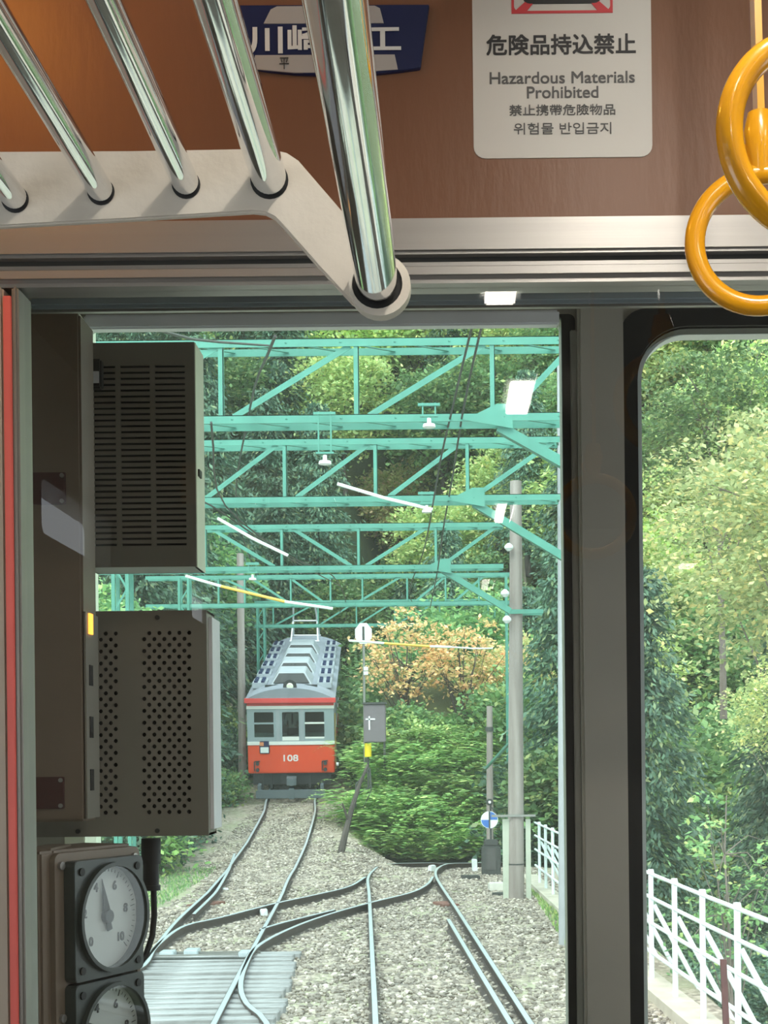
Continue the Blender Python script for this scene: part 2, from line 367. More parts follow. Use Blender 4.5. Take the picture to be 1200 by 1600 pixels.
YB2 = 2.36
t = thing('perforated_box', 'grey equipment box with round vent holes hanging above the gauges', 'equipment box', PX(180, 1308, YB2))
x0, x1, z0, z1 = X(40, 1100, YB2), X(324, 1100, YB2), Z(180, 1307, YB2), Z(240, 954, YB2)
loops = [[(x0, z0), (x1, z0), (x1, z1), (x0, z1)]]
rr = 3.4/F*YB2
for r_ in range(31):
    v = 989.3 + r_*9.33
    cols = (165, 180.6, 233, 248.8, 264.5, 280, 295.5) if r_ % 2 == 0 else (157.2, 172.8, 225.2, 241, 256.6, 272.3, 288)
    for u in cols: loops.append(circ(X(u, v, YB2), Z(225, v, YB2), rr, 10))
MB().plate(loops, YB2, YB2+.004).build('vent_front', M_box, t)
b = MB(); b.box(x0, x0+.004, YB2+.004, YB2+.08, z0, z1); b.box(x0, x1, YB2+.004, YB2+.08, z0, z0+.004); b.box(x0, x1, YB2+.004, YB2+.08, z1-.004, z1); b.box(x0, x1, YB2+.076, YB2+.08, z0, z1); b.box(x1-.004, x1, YB2+.004, YB2+.08, z0, z1)
b.build('case', M_box, t)
b = MB(); b.box(x0+.006, x1-.006, YB2+.02, YB2+.072, z0+.006, z1-.006); b.build('insert', M_black, t)
b = MB(); b.box(x1, x1+.006, YB2+.02, YB2+.10, z0+.01, z1-.01); b.build('mounting_flange', M_lgrey, t)
for u, v in ((122, 1299), (246, 1298), (246, 965)):
    q = PX(u, v, YB2); b = MB(); b.cyl(q, q-Vector((0, .003, 0)), .004, 10); b.build('screw', M_dark, t)
# brackets holding both boxes to the wall
b = MB(); b.box(XL+.02, X(132, 700, YB1)+.01, YB1+.03, YB1+.06, Z(60, 720, YB1), Z(60, 700, YB1)); b.box(XL+.02, x0+.01, YB2+.03, YB2+.06, Z(60, 1200, YB2), Z(60, 1180, YB2)); b.box(XL, XL+.03, YB2, YB1+.08, Z(60, 1210, YB2), Z(60, 690, YB1))
tag(b.build('mounting_bracket', M_dark), 'dark steel bracket behind the brown cabinet carrying the two boxes', 'bracket')

# gauge panel, turned towards the driver
A = PX(80, 1330, 2.05); B = PX(210, 1318, 2.232)
dirx = Vector((B.x-A.x, B.y-A.y, 0)); Wp = dirx.length; dirx.normalize(); nrm = Vector((dirx.y, -dirx.x, 0))
ang = math.atan2(dirx.y, dirx.x)
zbot, ztop = 1.75, A.z
t = thing('gauge_panel', 'brown instrument panel with two round white pressure gauges', 'instrument panel', (A.x, A.y, zbot), (0, 0, ang))
MG = Matrix.Translation((A.x, A.y, 0)) @ Matrix.Rotation(ang, 4, 'Z')   # panel x along face, y into the box
def g2w(mb): mb.v = [MG @ v for v in mb.v]; return mb
Hp = ztop - zbot
b = MB(); b.box(-.02, Wp, .004, .10, zbot, ztop); g2w(b).build('body', M_cabbrown, t, bev=.004)
b = MB(); b.plate([rrect(0.0, Wp+.004, zbot, ztop-.004, .012, 4), rrect(.028, Wp-.004, zbot+.02, ztop-.035, .004, 2)], -.006, .004); g2w(b).build('face_plate', M_cabbrown, t)
for xx, zz in ((.012, ztop-.022), (Wp-.012, ztop-.02), (.012, ztop-.245)):
    b = MB(); b.cyl((xx, -.006, zz), (xx, -.011, zz), .006, 12); g2w(b).build('screw', M_alu, t)
M_dial = mat('dial_white', (.60,.63,.60), .5, noise=5, amt=.03)
M_gbez = mat('gauge_bezel', (.045,.055,.05), .35, noise=8, amt=.1)
G_dial = glass('dial_glass', (.97,.98,.98), refl=1.2)
def gauge(zc, needle):
    xc = .108; hs = .089
    b = MB(); b.plate([rrect(xc-hs, xc+hs-.012, zc-hs, zc+hs, .008, 3), circ(xc, zc, .079, 40)], -.026, -.006)
    g = g2w(b).build('gauge', M_gbez, t, bev=.001)
    b = MB(); b.plate([circ(xc, zc, .083, 40), circ(xc, zc, .077, 40)], -.034, -.02); g2w(b).build('bezel', M_gbez, g, smooth=True)
    b = MB(); b.cyl((xc, -.006, zc), (xc, -.012, zc), .0785, 40); g2w(b).build('dial', M_dial, g)
    b = MB()
    for k in range(41):
        a_ = math.radians(225 - 270*k/40); r0 = .063 if k % 8 == 0 else .068
        b.beam((xc+r0*math.cos(a_), -.0125, zc+r0*math.sin(a_)), (xc+.073*math.cos(a_), -.0125, zc+.073*math.sin(a_)), .0010 if k % 8 else .0018, .0006)
    g2w(b).build('scale', M_ink, g)
    for k, s_ in enumerate(('0', '2', '4', '6', '8', '10')):
        a_ = math.radians(225 - 270*k/5)
        text('numeral', s_, MG @ Matrix.Translation((xc+.050*math.cos(a_), -.013, zc+.050*math.sin(a_))) @ FACE, .019, M_inkg, g, bold=.0004)
    a_ = math.radians(needle)
    b = MB(); c_ = Vector((xc, -.016, zc)); d_ = Vector((math.cos(a_), 0, math.sin(a_))); n_ = Vector((-d_.z, 0, d_.x))
    b.prism([c_-d_*.022-n_*.006, c_+n_*.009, c_+d_*.06, c_-n_*.009, c_-d_*.022+n_*.006][::1], (0, -.0015, 0)); g2w(b).build('needle', M_dark, g)
    b = MB(); b.cyl((xc, -.012, zc), (xc, -.021, zc), .010, 20); g2w(b).build('hub', M_dark, g)
    b = MB(); b.cyl((xc, -.029, zc), (xc, -.031, zc), .078, 40); g2w(b).build('glass', G_dial, g)
    for sx_, sz_ in ((-1, -1), (-1, 1), (1, -1), (1, 1)):
        xx = xc + sx_*(hs-.016) - (.012 if sx_ > 0 else 0); b = MB(); b.cyl((xx, -.026, zc+sz_*(hs-.016)), (xx, -.0285, zc+sz_*(hs-.016)), .006, 12); g2w(b).build('mounting_screw', M_black, g)
zc1 = PX(163, 1432, 2.14).z
gauge(zc1, 103); gauge(zc1-.182, 150)
b = MB(); b.pbox(36, 1326, 84, 1640, 2.06, .12)
tag(b.build('panel_backing', M_cabbrown, bev=.004), 'plain brown box left of the gauge panel', 'box')
# plug and cable
t = thing('cable', 'black cable with thick plug hanging from the perforated box', 'cable', PX(236, 1312, 2.40))
q = PX(236, 1310, 2.40)
b = MB(); b.cyl(q, PX(236, 1350, 2.40), .0165, 20); b.cyl(PX(236, 1350, 2.40), PX(236, 1385, 2.40), .0135, 20); b.cyl(PX(236, 1383, 2.40), PX(236, 1391, 2.40), .016, 20)
b.build('plug', M_black, t, smooth=True)
b = MB(); b.tube([PX(240, 1388, 2.40), PX(241, 1430, 2.40), PX(238, 1462, 2.40), PX(228, 1492, 2.39), PX(205, 1525, 2.38), PX(180, 1560, 2.37)], .0052, 10); b.build('lead', M_black, t, smooth=True)

# ================================================================== signs on the partition
q = PX(879, 247, YP); x0, x1 = X(739, 125, YP), X(1018, 125, YP); z0 = Z(879, 247, YP)
t = thing('warning_sticker', 'white rounded sticker saying hazardous materials prohibited', 'sign', (q.x, YP, z0))
MB().plate([rrect(x0, x1, z0, z0+.30, .014, 5)], YP-.0015, YP+.001).build('sheet', M_paper, t)
def tx(s, u, v, wpx, hpx, m, bold=0.0, tilt=0.0):
    # width in photo units -> fit
    c = bpy.data.curves.new('w', 'FONT'); c.body = s; c.size = 1; c.offset = 0
    o = bpy.data.objects.new('w', c); COL.objects.link(o); bpy.context.view_layer.update(); wd = o.dimensions.x; hd = o.dimensions.y
    bpy.data.objects.remove(o); bpy.data.curves.remove(c)
    W_ = wpx/F*YP; size = hpx/F*YP/hd
    P_ = PX(u, v, YP-.0022); sx = W_/(wd*size)
    c2 = text('lettering', s, Matrix.Translation(P_) @ FACE, size, m, t, depth=.0005, bold=bold, sx=sx)
    # centre it vertically
    return c2
tx('危険品持込禁止', 877, 72, 232, 31, M_ink, .0005)
tx('Hazardous Materials', 878, 122, 226, 18, M_inkg, .0002)
tx('Prohibited', 879, 145, 111, 18, M_inkg, .0002)
tx('禁止携帶危險物品', 879, 173, 165, 17, M_inkg, .00012)
tx('위험물 반입금지', 880, 202, 152, 18, M_inkg, .00005)
b = MB(); zf = Z(879, 22, YP); xa, xb = X(799, 10, YP), X(957, 10, YP)
b.plate([[(xa, zf), (xb, zf), (xb, zf+.122), (xa, zf+.122)], rrect(xa+.003, xb-.003, zf+.003, zf+.119, .006, 4)], YP-.0025, YP-.0012); b.build('pictogram_frame', M_pink, t)
b = MB(); xm = (xa+xb)/2
for s_ in (-1, 1): MB().prism([(xm+s_*.043, YP-.0022, zf+.002), (xm+s_*.058, YP-.0022, zf+.002), (xm+s_*.040, YP-.0022, zf+.018), (xm+s_*.030, YP-.0022, zf+.018)], (0, -.0006, 0)).build('pictogram_rail', M_pink, t)
b = MB().plate([rrect(xm-.047, xm+.047, zf+.0115, zf+.10, .008, 4)], YP-.0030, YP-.0014); b.build('pictogram_train', M_ink, t)

# builder's plate, blue with grey train front
q = PX(523, 112, YP); t = thing('builder_plate', 'navy blue plate with a grey train emblem and white characters', 'plate', (q.x, YP, q.z))
P2 = lambda u, v: (X(u, v, YP), Z(u, v, YP))
arc = [(u, 117 - 12*((u-523)/137)**2 + 4) for u in (385, 420, 460, 523, 586, 625, 658)]
MB().plate([[P2(374, 12), P2(371, 20)] + [P2(385, 108)] + [P2(u, v) for u, v in arc[1:-1]] + [P2(657, 110), P2(671, 11)]], YP-.006, YP+.001).build('plate', M_navy, t, bev=.0008)
MB().plate([[P2(413, 42), P2(424, 20), P2(434, 15), P2(586, 14), P2(594, 18), P2(600, 41)]], YP-.0075, YP-.0055).build('emblem_roof', M_silver, t)
MB().plate([[P2(400, 91), P2(617, 90), P2(622, 113), P2(580, 116), P2(523, 118), P2(460, 118), P2(395, 112)]], YP-.0075, YP-.0055).build('emblem_body', M_silver, t)
tx('川崎重工', 508, 68, 236, 42, M_white, .0008)
COL.objects[-1].location.y -= .0055
for s_, u in (('平', 445), ('年', 573)):
    tx(s_, u, 104, 15, 18, M_ink); COL.objects[-1].location.y -= .0065

# ================================================================== luggage rack
YR = 1.12
t = thing('luggage_rack', 'chrome-barred luggage rack with cream cast end arm above the left window', 'luggage rack', (-.35, YR, Z(300, 340, YR)))
out = [(-160, 228), (0, 236), (200, 235), (380, 232), (428, 233), (448, 238), (466, 250), (535, 330), (600, 400), (632, 432), (640, 448), (637, 466), (622, 482), (598, 490), (572, 487), (550, 474), (500, 420), (440, 352), (428, 340), (414, 333), (395, 331), (200, 343), (0, 354), (-160, 362)]
MB().plate([P2_ for P2_ in [[(X(u, v, YR), Z(u, v, YR)) for u, v in out]]], YR, YR+.007).build('end_arm', M_cast, t, bev=.0015)
bars = [((24, 310), .0100), ((158, 298), .0100), ((291, 287), .0105), ((421, 280), .0140)]
for (u, v), r_ in bars:
    e = PX(u, v, YR)
    b = MB(); b.tube([(e.x, YR+.004, e.z), (e.x, .5, e.z), (e.x, -1.2, e.z), (e.x, -2.9, e.z)], r_, 28); b.build('bar', M_chrome, t, smooth=True)
    b = MB(); b.tube([(e.x, YR-.002, e.z-.0010), (e.x, YR+.002, e.z-.0005)], r_*1.08, 24); b.build('socket', M_black, t, smooth=True)
e = PX(590, 448, YR)
b = MB(); b.tube([(e.x, YR+.004, e.z), (e.x, .5, e.z), (e.x, -1.2, e.z), (e.x, -2.9, e.z)], .0165, 36); b.build('front_rail', M_chrome, t, smooth=True)
b = MB(); b.tube([(e.x, YR-.006, e.z), (e.x, YR+.002, e.z)], .0195, 28); b.build('socket', M_black, t, smooth=True)
b = MB(); b.plate([circ(e.x+.002, e.z-.001, .0245, 28), circ(e.x, e.z, .0200, 28)], YR-.008, YR+.006); b.build('end_collar', M_cast, t, smooth=True)

# ================================================================== hanging straps
def strap(cu, cv, Y, R, tr, label, yaw, strapdx):
    c = PX(cu, cv, Y); R = R/F*Y; tr = tr/F*Y
    t = thing('hand_strap', label, 'hand strap', (c.x, c.y, c.z - R), group='yellow ring hand straps')
    M = Matrix.Translation(c) @ Matrix.Rotation(yaw, 4, 'Z')
    Rc = R - tr
    b = MB(); b.tube([M @ Vector((Rc*math.cos(k*2*PI/64), 0, Rc*math.sin(k*2*PI/64))) for k in range(64)], tr, 16, closed=True); b.build('ring', M_yel, t, smooth=True)
    top = M @ Vector((0, 0, R))
    b = MB(); b.tube([top+Vector((0,0,-.012)), top+Vector((0,0,.01)), top+Vector((strapdx*.1,0,.03)), top+Vector((strapdx*.15,0,.05))], [.010, .014, .017, .012], 14); b.build('grip_cover', M_yel, t, smooth=True)
    top2 = top+Vector((strapdx*.15, 0, .045))
    b = MB(); b.tube([M @ Vector((-.012, 0, Rc)), M @ Vector((-.02, 0, Rc+.025)), top+Vector((0,0,.03))], .003, 8); b.build('wire_loop', M_yel, t, smooth=True)
    zc = ZC-.06; b = MB(); b.beam(top2, (top2.x+strapdx, Y, zc), .007, .02, up=(0,1,0)); b.build('belt', M_yel, t)
    return t, (top2.x+strapdx, Y, zc)
_, s1 = strap(1280, 215, .97, 171, 21, 'nearer yellow ring hand strap, cut by the right edge of the photo', math.radians(12), .0)
_, s2 = strap(1190, 375, 1.40, 119, 16, 'farther yellow ring hand strap overlapping the aluminium strip', math.radians(-8), -.008)
t = thing('strap_rail', 'horizontal chrome rail under the ceiling carrying the yellow straps', 'rail', (s1[0], 0, ZC-.06))
b = MB(); b.tube([(s1[0], 1.6, ZC-.06), (s1[0], -2.8, ZC-.06)], .014, 16); b.build('rail_tube', M_chrome, t, smooth=True)
for yy in (1.5, -.6, -2.6):
    b = MB(); b.cyl((s1[0], yy, ZC-.06), (s1[0], yy, ZC), .009, 12); b.build('hanger', M_alu, t, smooth=True)

# ================================================================== ceiling lamps, and an added warm light
LAMPM = emit('lamp_diffuser', (1.0, .93, .82), 17.0)
for i, (x_, y_, l_) in enumerate(((.13, .28, .22), (.22, -.68, .35), (.80, .36, .42), (1.32, -1.5, .9), (.25, -2.6, .4))):
    t = thing('ceiling_lamp', ('white strip lamp on the ceiling above the aisle, nearest the cab' if i == 0 else 'white strip lamp on the carriage ceiling'), 'lamp', (x_, y_, ZC-.03), group='strip lamps on the carriage ceiling')
    b = MB(); b.box(x_-.05, x_+.05, y_-l_/2, y_+l_/2, ZC-.02, ZC); b.build('housing', M_white, t)
    b = MB(); b.box(x_-.035, x_+.035, y_-l_/2+.02, y_+l_/2-.02, ZC-.04, ZC-.02); b.build('diffuser', LAMPM, t, bev=.004)
t = thing('downlight', 'small round downlight in the ceiling between the rack and the yellow straps', 'lamp', (.33, .78, ZC-.03))
b = MB(); b.cyl((.33, .78, ZC), (.33, .78, ZC-.02), .06, 24); b.build('housing', M_white, t, smooth=True)
b = MB(); b.cyl((.33, .78, ZC-.02), (.33, .78, ZC-.03), .045, 24); b.build('diffuser', emit('downlight_diffuser', (1.0, .93, .82), 300.0), t, smooth=True)
t = thing('added_warm_light', 'added warm light above the luggage rack, tinting the wood panel orange', 'lamp', (-.62, 1.38, ZC-.03))  # added light without a real fixture, turns the left wood panel orange
b = MB(); b.cyl((-.62, 1.38, ZC), (-.62, 1.38, ZC-.02), .06, 24); b.build('housing', M_white, t, smooth=True)  # housing and diffuser belong to the added warm light, no real fixture
b = MB(); b.cyl((-.62, 1.38, ZC-.02), (-.62, 1.38, ZC-.03), .05, 24); b.build('diffuser', emit('added_warm_emitter', (1.0, .40, .05), 40.0), t, smooth=True)
# ================================================================== OUTSIDE
def lerp_tab(tab, x):
    if x <= tab[0][0]: return tab[0][1]
    for (a, p), (b_, q) in zip(tab, tab[1:]):
        if x <= b_: return p + (q-p)*(x-a)/(b_-a)
    return tab[-1][1]
ZL = [(26, 0), (30, .12), (34, .45), (38, .95), (42, 1.35), (56, 4.15), (80, 9.5)]      # uphill track, rail level
XLc = [(8, -1.9), (18, -3.1), (25, -3.55), (28, -3.9), (33, -4.12), (38.5, -4.36), (42, -4.68), (56, -5.53), (80, -7)]
ZR = [(32.8, 0), (34.5, -.10), (36, -.28), (40, -.9), (60, -4)]
def sm(a, b_, x): t = max(0, min(1, (x-a)/(b_-a))); return t*t*(3-2*t)
def ground(x, y):
    xl = lerp_tab(XLc, y); zl = lerp_tab(ZL, y) - .14; zr = lerp_tab(ZR, y) - .14
    w = sm(xl+1.5, xl+3.4, x) if y > 30 else sm(xl+1.0, xl+3.0, x)
    z = zl*(1-w) + zr*w
    if x < xl-2.6: z += (xl-2.6-x)*.55*sm(14, 30, y)
    if x > 2.7: z -= min(5.5, (x-2.7)*.9)
    if y > 46: z += (y-46)*.72*sm(-3.5, 0, x)
    if y > 60: z += (y-60)*(.5+.75*(1-sm(-3.5, 0, x)))
    if y > 36 and x > 3: z += (y-36)*.25
    return z
def grid(name, xs, ys, m, fn=ground):
    me = bpy.data.meshes.new(name); nx, ny = len(xs), len(ys)
    vs = [(x, y, fn(x, y) + random.uniform(-.02, .02)) for y in ys for x in xs]
    fs = [(j*nx+i, j*nx+i+1, (j+1)*nx+i+1, (j+1)*nx+i) for j in range(ny-1) for i in range(nx-1)]
    me.from_pydata(vs, [], fs); me.shade_smooth(); me.materials.append(m)
    o = bpy.data.objects.new(name, me); COL.objects.link(o); return o
# ballast / earth material: gravel cells near the tracks, mossy soil away from them
m = bpy.data.materials.new('ballast_ground'); m.use_nodes = True; nt = m.node_tree; P_ = nt.nodes['Principled BSDF']; L = nt.links
tc = nt.nodes.new('ShaderNodeTexCoord'); vo = nt.nodes.new('ShaderNodeTexVoronoi'); vo.inputs['Scale'].default_value = 17
L.new(tc.outputs['Object'], vo.inputs['Vector'])
rp = nt.nodes.new('ShaderNodeValToRGB'); e = rp.color_ramp.elements
e[0].color = (.18,.14,.11,1); e[1].color = (.54,.46,.38,1); x = e.new(.5); x.color = (.36,.30,.24,1)
sp = nt.nodes.new('ShaderNodeSeparateColor'); L.new(vo.outputs['Color'], sp.inputs[0]); L.new(sp.outputs[0], rp.inputs[0])
nz = nt.nodes.new('ShaderNodeTexNoise'); nz.inputs['Scale'].default_value = .9; nz.inputs['Detail'].default_value = 8; L.new(tc.outputs['Object'], nz.inputs['Vector'])
r2 = nt.nodes.new('ShaderNodeValToRGB'); r2.color_ramp.elements[0].position = .46; r2.color_ramp.elements[1].position = .66
r2.color_ramp.elements[0].color = (0,0,0,1); r2.color_ramp.elements[1].color = (.75,.75,.75,1); L.new(nz.outputs['Fac'], r2.inputs[0])
mx = nt.nodes.new('ShaderNodeMix'); mx.data_type = 'RGBA'; L.new(r2.outputs[0], mx.inputs['Factor']); L.new(rp.outputs[0], mx.inputs['A']); mx.inputs['B'].default_value = (.34,.35,.22,1)
L.new(mx.outputs['Result'], P_.inputs['Base Color']); P_.inputs['Roughness'].default_value = .85
bp = nt.nodes.new('ShaderNodeBump'); bp.inputs['Strength'].default_value = .8; bp.inputs['Distance'].default_value = .03; L.new(vo.outputs['Distance'], bp.inputs['Height']); bp.invert = True; L.new(bp.outputs[0], P_.inputs['Normal'])
M_ball = m
M_soil = mat('forest_soil', (.05,.075,.035), .95, noise=.8, col2=(.12,.14,.06), bump=.5, bscale=12)
xs = [-9 + i*.3 for i in range(42)]; ys = [5 + i*.4 for i in range(140)]
o = grid('track_bed', xs, ys, M_ball); tag(o, 'gravel ballast bed under the tracks', 'ground'); struct(o)
xs = [-34 + i*1.0 for i in range(78)]; ys = [3 + i*1.0 for i in range(92)]
o = grid('hillside', xs, ys, M_soil, lambda x, y: ground(x, y) - (.12 if -9.2 < x < 3.6 and y < 60 else 0)); tag(o, 'dark forest soil of the hillside', 'ground'); struct(o)

# ------------------------------------------------------------------ rails
M_rust = mat('rail_rust', (.075,.055,.05), .6, .3, noise=14, amt=.3, bump=.2)
M_steel = mat('rail_polished', (.60,.66,.70), .38, .45, noise=20, amt=.08)
PROF = [(-.06, -.14), (.06, -.14), (.06, -.128), (.009, -.108), (.009, -.035), (.031, -.028), (.031, -.002), (-.031, -.002), (-.031, -.028), (-.009, -.035), (-.009, -.108), (-.06, -.128)]
def smoothpath(pts, step=.35):
    pts = [Vector(p) for p in pts]; out = []
    ext = [pts[0]*2-pts[1]] + pts + [pts[-1]*2-pts[-2]]
    for i in range(1, len(ext)-2):
        p0, p1, p2, p3 = ext[i-1:i+3]; n = max(2, int((p2-p1).length/step))
        for k in range(n):
            t = k/n; out.append(.5*((2*p1)+(p2-p0)*t+(2*p0-5*p1+4*p2-p3)*t*t+(3*p1-p0-3*p2+p3)*t**3))
    out.append(pts[-1]); return out
def sweep(mb, path, prof):
    n = len(prof); base = len(mb.v)
    for i, p in enumerate(path):
        d = (path[min(i+1, len(path)-1)] - path[max(i-1, 0)]).normalized(); x = d.cross(Vector((0,0,1))).normalized(); z = x.cross(d)
        for a, c in prof: mb.v.append(p + x*a + z*c)
    for i in range(len(path)-1):
        for k in range(n): mb.f.append([base+i*n+k, base+i*n+(k+1)%n, base+(i+1)*n+(k+1)%n, base+(i+1)*n+k])
    mb.f.append([base+k for k in range(n)]); mb.f.append([base+(len(path)-1)*n+k for k in range(n)][::-1])
def rail(pts, label, zf=None, group=None):
    path = smoothpath(pts)
    if zf: path = [Vector((p.x, p.y, zf(p.x, p.y))) for p in path]
    b = MB(); sweep(b, path, PROF); r = b.build('rail', M_rust); tag(r, label, 'rail', group)
    b = MB(); sweep(b, path, [(-.027, -.003), (.027, -.003), (.024, .003), (-.024, .003)]); b.build('running_surface', M_steel, r, label='polished steel top')
    return r
def gp(*uv): return [GP(u, v) for u, v in uv]
zr_f = lambda x, y: lerp_tab(ZR, y); zl_f = lambda x, y: lerp_tab(ZL, y)
def near(p, q, y): t = (y-q.y)/(p.y-q.y); return q + (p-q)*t
a = gp((587, 1600), (581, 1480), (577, 1400), (575, 1372)); a = [near(a[0], a[1], 6.0)] + a + [Vector((-1.66, 31.2, 0)), Vector((-1.55, 32.6, 0)), Vector((-1.15, 33.7, 0)), Vector((-.4, 34.6, 0)), Vector((.8, 35.5, 0)), Vector((2.6, 36.4, 0))]
rail(a, 'left rail of the right-hand track, straight up the middle of the windscreen', zr_f)
a = gp((830, 1600), (775, 1515), (715, 1422), (681, 1368)); a = [near(a[0], a[1], 6.0)] + a + [Vector((-.17, 32.1, 0)), Vector((.12, 32.9, 0)), Vector((.7, 33.5, 0)), Vector((1.7, 34.2, 0)), Vector((3.1, 34.9, 0))]
rail(a, 'right rail of the right-hand track, running to the lower right', zr_f)
a = gp((241, 1482), (275, 1440), (317, 1401)); a = [Vector((-2.9, 8, 0)), Vector((-3.35, 13.5, 0))] + a + [Vector((-4.74, 30.4, 0)), Vector((-4.85, 33, 0)), Vector((-5.08, 38.5, 0)), Vector((-5.4, 42, 0)), Vector((-5.75, 48, 0)), Vector((-6.25, 56, 0)), Vector((-6.9, 66, 0))]
rail(a, 'outer left rail of the uphill track leading to the red railcar', zl_f)
a = gp((337, 1593), (375, 1519), (401, 1471), (433, 1412), (452, 1376)); a = [near(a[0], a[1], 7.5)] + a + [Vector((-3.40, 33, 0)), Vector((-3.66, 38.5, 0)), Vector((-3.97, 42, 0)), Vector((-4.3, 48, 0)), Vector((-4.8, 56, 0)), Vector((-5.4, 66, 0))]
rail(a, 'right rail of the uphill track, crossing the turnout below the red railcar', zl_f)
a = gp((225, 1508), (245, 1478), (287, 1447), (346, 1433), (427, 1412), (492, 1398), (545, 1385), (571, 1370))
a = [Vector((-3.2, 10, 0)), Vector((-3.66, 15, 0))] + a
rail(a, 'upper curved turnout rail crossing from lower left to the crest', zr_f)
a = gp((416, 1597), (386, 1568), (376, 1541), (384, 1508), (404, 1477), (457, 1449), (515, 1428), (579, 1410), (643, 1394), (668, 1381), (676, 1370))
a = [Vector((-1.25, 10.5, 0))] + a
rail(a, 'lower curved turnout rail sweeping in an S to the right-hand track', zr_f)
a = gp((404, 1455), (440, 1444), (520, 1424)); rail([p+Vector((0,.25,0)) for p in a], 'short check rail beside the lower curved turnout rail', zr_f)
a = gp((818, 1600), (770, 1526), (712, 1436)); rail([p+Vector((-.11,0,0)) for p in a], 'check rail close inside the right rail of the right-hand track', zr_f)
a = gp((300, 1424), (362, 1362), (400, 1305)); a = [Vector((p.x+.13, p.y, 0)) for p in [GP(290,1428), GP(330,1390), GP(358,1355)]]
rail(a, 'check rail inside the outer left rail of the uphill track', zl_f)

# ------------------------------------------------------------------ sleepers
M_slp = mat('sleeper_wood', (.13,.11,.095), .85, noise=5, col2=(.27,.24,.215), stretch=(1, 9, 1), bump=.4, bscale=18)
M_board = mat('bleached_board', (.16,.155,.155), .85, noise=4, col2=(.40,.40,.41), stretch=(1, 9, 1), bump=.3, bscale=20)
def sleeper(c, ln, ang, group, label, proto=[None]):
    if proto[0] is None:
        b = MB(); b.box(-1, 1, -.09, .09, -.06, .06); o = b.build('wooden_sleeper', M_slp, bev=.01, seg=1)
        for v in o.data.vertices: v.co.z -= 0.0
        proto[0] = o; o2 = o
    else: o2 = proto[0].copy(); COL.objects.link(o2)
    o2.location = (c[0], c[1], c[2]-.225); o2.rotation_euler = (0, 0, ang); o2.scale = (ln/2, 1, 1)
    if 'closely' in group: o2.material_slots[0].link = 'OBJECT'; o2.material_slots[0].material = M_board
    tag(o2, label, 'sleeper', group); return o2
y = 9.0
while y < 31:
    c = lerp_tab([(9, .20), (12.7, .05), (20, -.35), (27, -.80), (31, -.92)], y)
    sleeper((c, y, random.uniform(-.055, -.035)), 2.15, random.uniform(-.01, .01)+.05, 'sleepers of the right-hand track', 'half buried sleeper of the right-hand track, ' + ('nearest stretch' if y < 13 else 'before the points' if y < 19 else 'beside the turnout' if y < 25 else 'near the crest')); y += .78
y = 27.5
while y < 44:
    c = lerp_tab(XLc, y); sleeper((c, y, lerp_tab(ZL, y)-.05), 2.1, .08, 'sleepers of the uphill track', 'wooden sleeper of the uphill track, ' + ('near the turnout' if y < 32 else 'halfway to the railcar' if y < 37.5 else 'just before the railcar' if y < 41.5 else 'under the railcar front')); y += .72
y = 10.0
while y < 18.2:
    sleeper((lerp_tab([(10, -2.7), (18, -3.25)], y), y, random.uniform(.04, .065)), 2.6 + random.uniform(-.12, .12), random.uniform(-.015, .015), 'closely set turnout sleepers', 'bleached, closely set turnout sleeper at lower left, ' + ('nearest rows' if y < 13 else 'middle rows' if y < 16 else 'farthest rows')); y += .34
y = 18.9
while y < 27:
    sleeper((lerp_tab([(18, -3.05), (27, -2.7)], y), y, -.05), lerp_tab([(18, 2.6), (27, 3.6)], y), 0.0, 'long turnout sleepers', 'long wooden sleeper under the crossing turnout rails, ' + ('near' if y < 21.5 else 'middle' if y < 24.3 else 'far') + ' rows'); y += .8

# loose ballast stones
M_stone = leafmat('ballast_stone', (.17,.13,.10), (.43,.35,.28), (.66,.56,.46), .9, trans=0.0)
rng = np.random.default_rng(3)
def stones(n, x0, x1, y0, y1, r0, r1, name, label):
    ic = bmesh.new(); bmesh.ops.create_icosphere(ic, subdivisions=1, radius=1); bv = np.array([v.co[:] for v in ic.verts]); bf = np.array([[v.index for v in f.verts] for f in ic.faces]); ic.free()
    keep = 0; V = []; Fc = []
    ys_ = y0 + (y1-y0)*rng.random(n)**1.5
    for k in range(n):
        y = ys_[k]; x = x0 + (x1-x0)*rng.random(); r = r0 + (r1-r0)*rng.random()**2
        s = bv*(rng.random((12, 1))*.5+.65)*r*np.array([1, 1, .7]); a_ = rng.random()*6.28; c, sn = math.cos(a_), math.sin(a_)
        s = s @ np.array([[c, -sn, 0], [sn, c, 0], [0, 0, 1]]); V.append(s + np.array([x, y, ground(x, y)+r*.25])); Fc.append(bf + 12*keep); keep += 1
    V = np.concatenate(V); Fc = np.concatenate(Fc); me = bpy.data.meshes.new(name)
    me.from_pydata(V.tolist(), [], Fc.tolist()); me.materials.append(M_stone); o = bpy.data.objects.new(name, me); COL.objects.link(o); tag(o, label, 'gravel', kind='stuff')
stones(42000, -5.0, 2.2, 9, 35, .02, .048, 'gravel', 'loose pale and brown ballast gravel between the rails')

stones(9000, -5.6, -2.9, 29, 41.5, .02, .04, 'gravel', 'grey ballast gravel of the uphill track in front of the railcar')
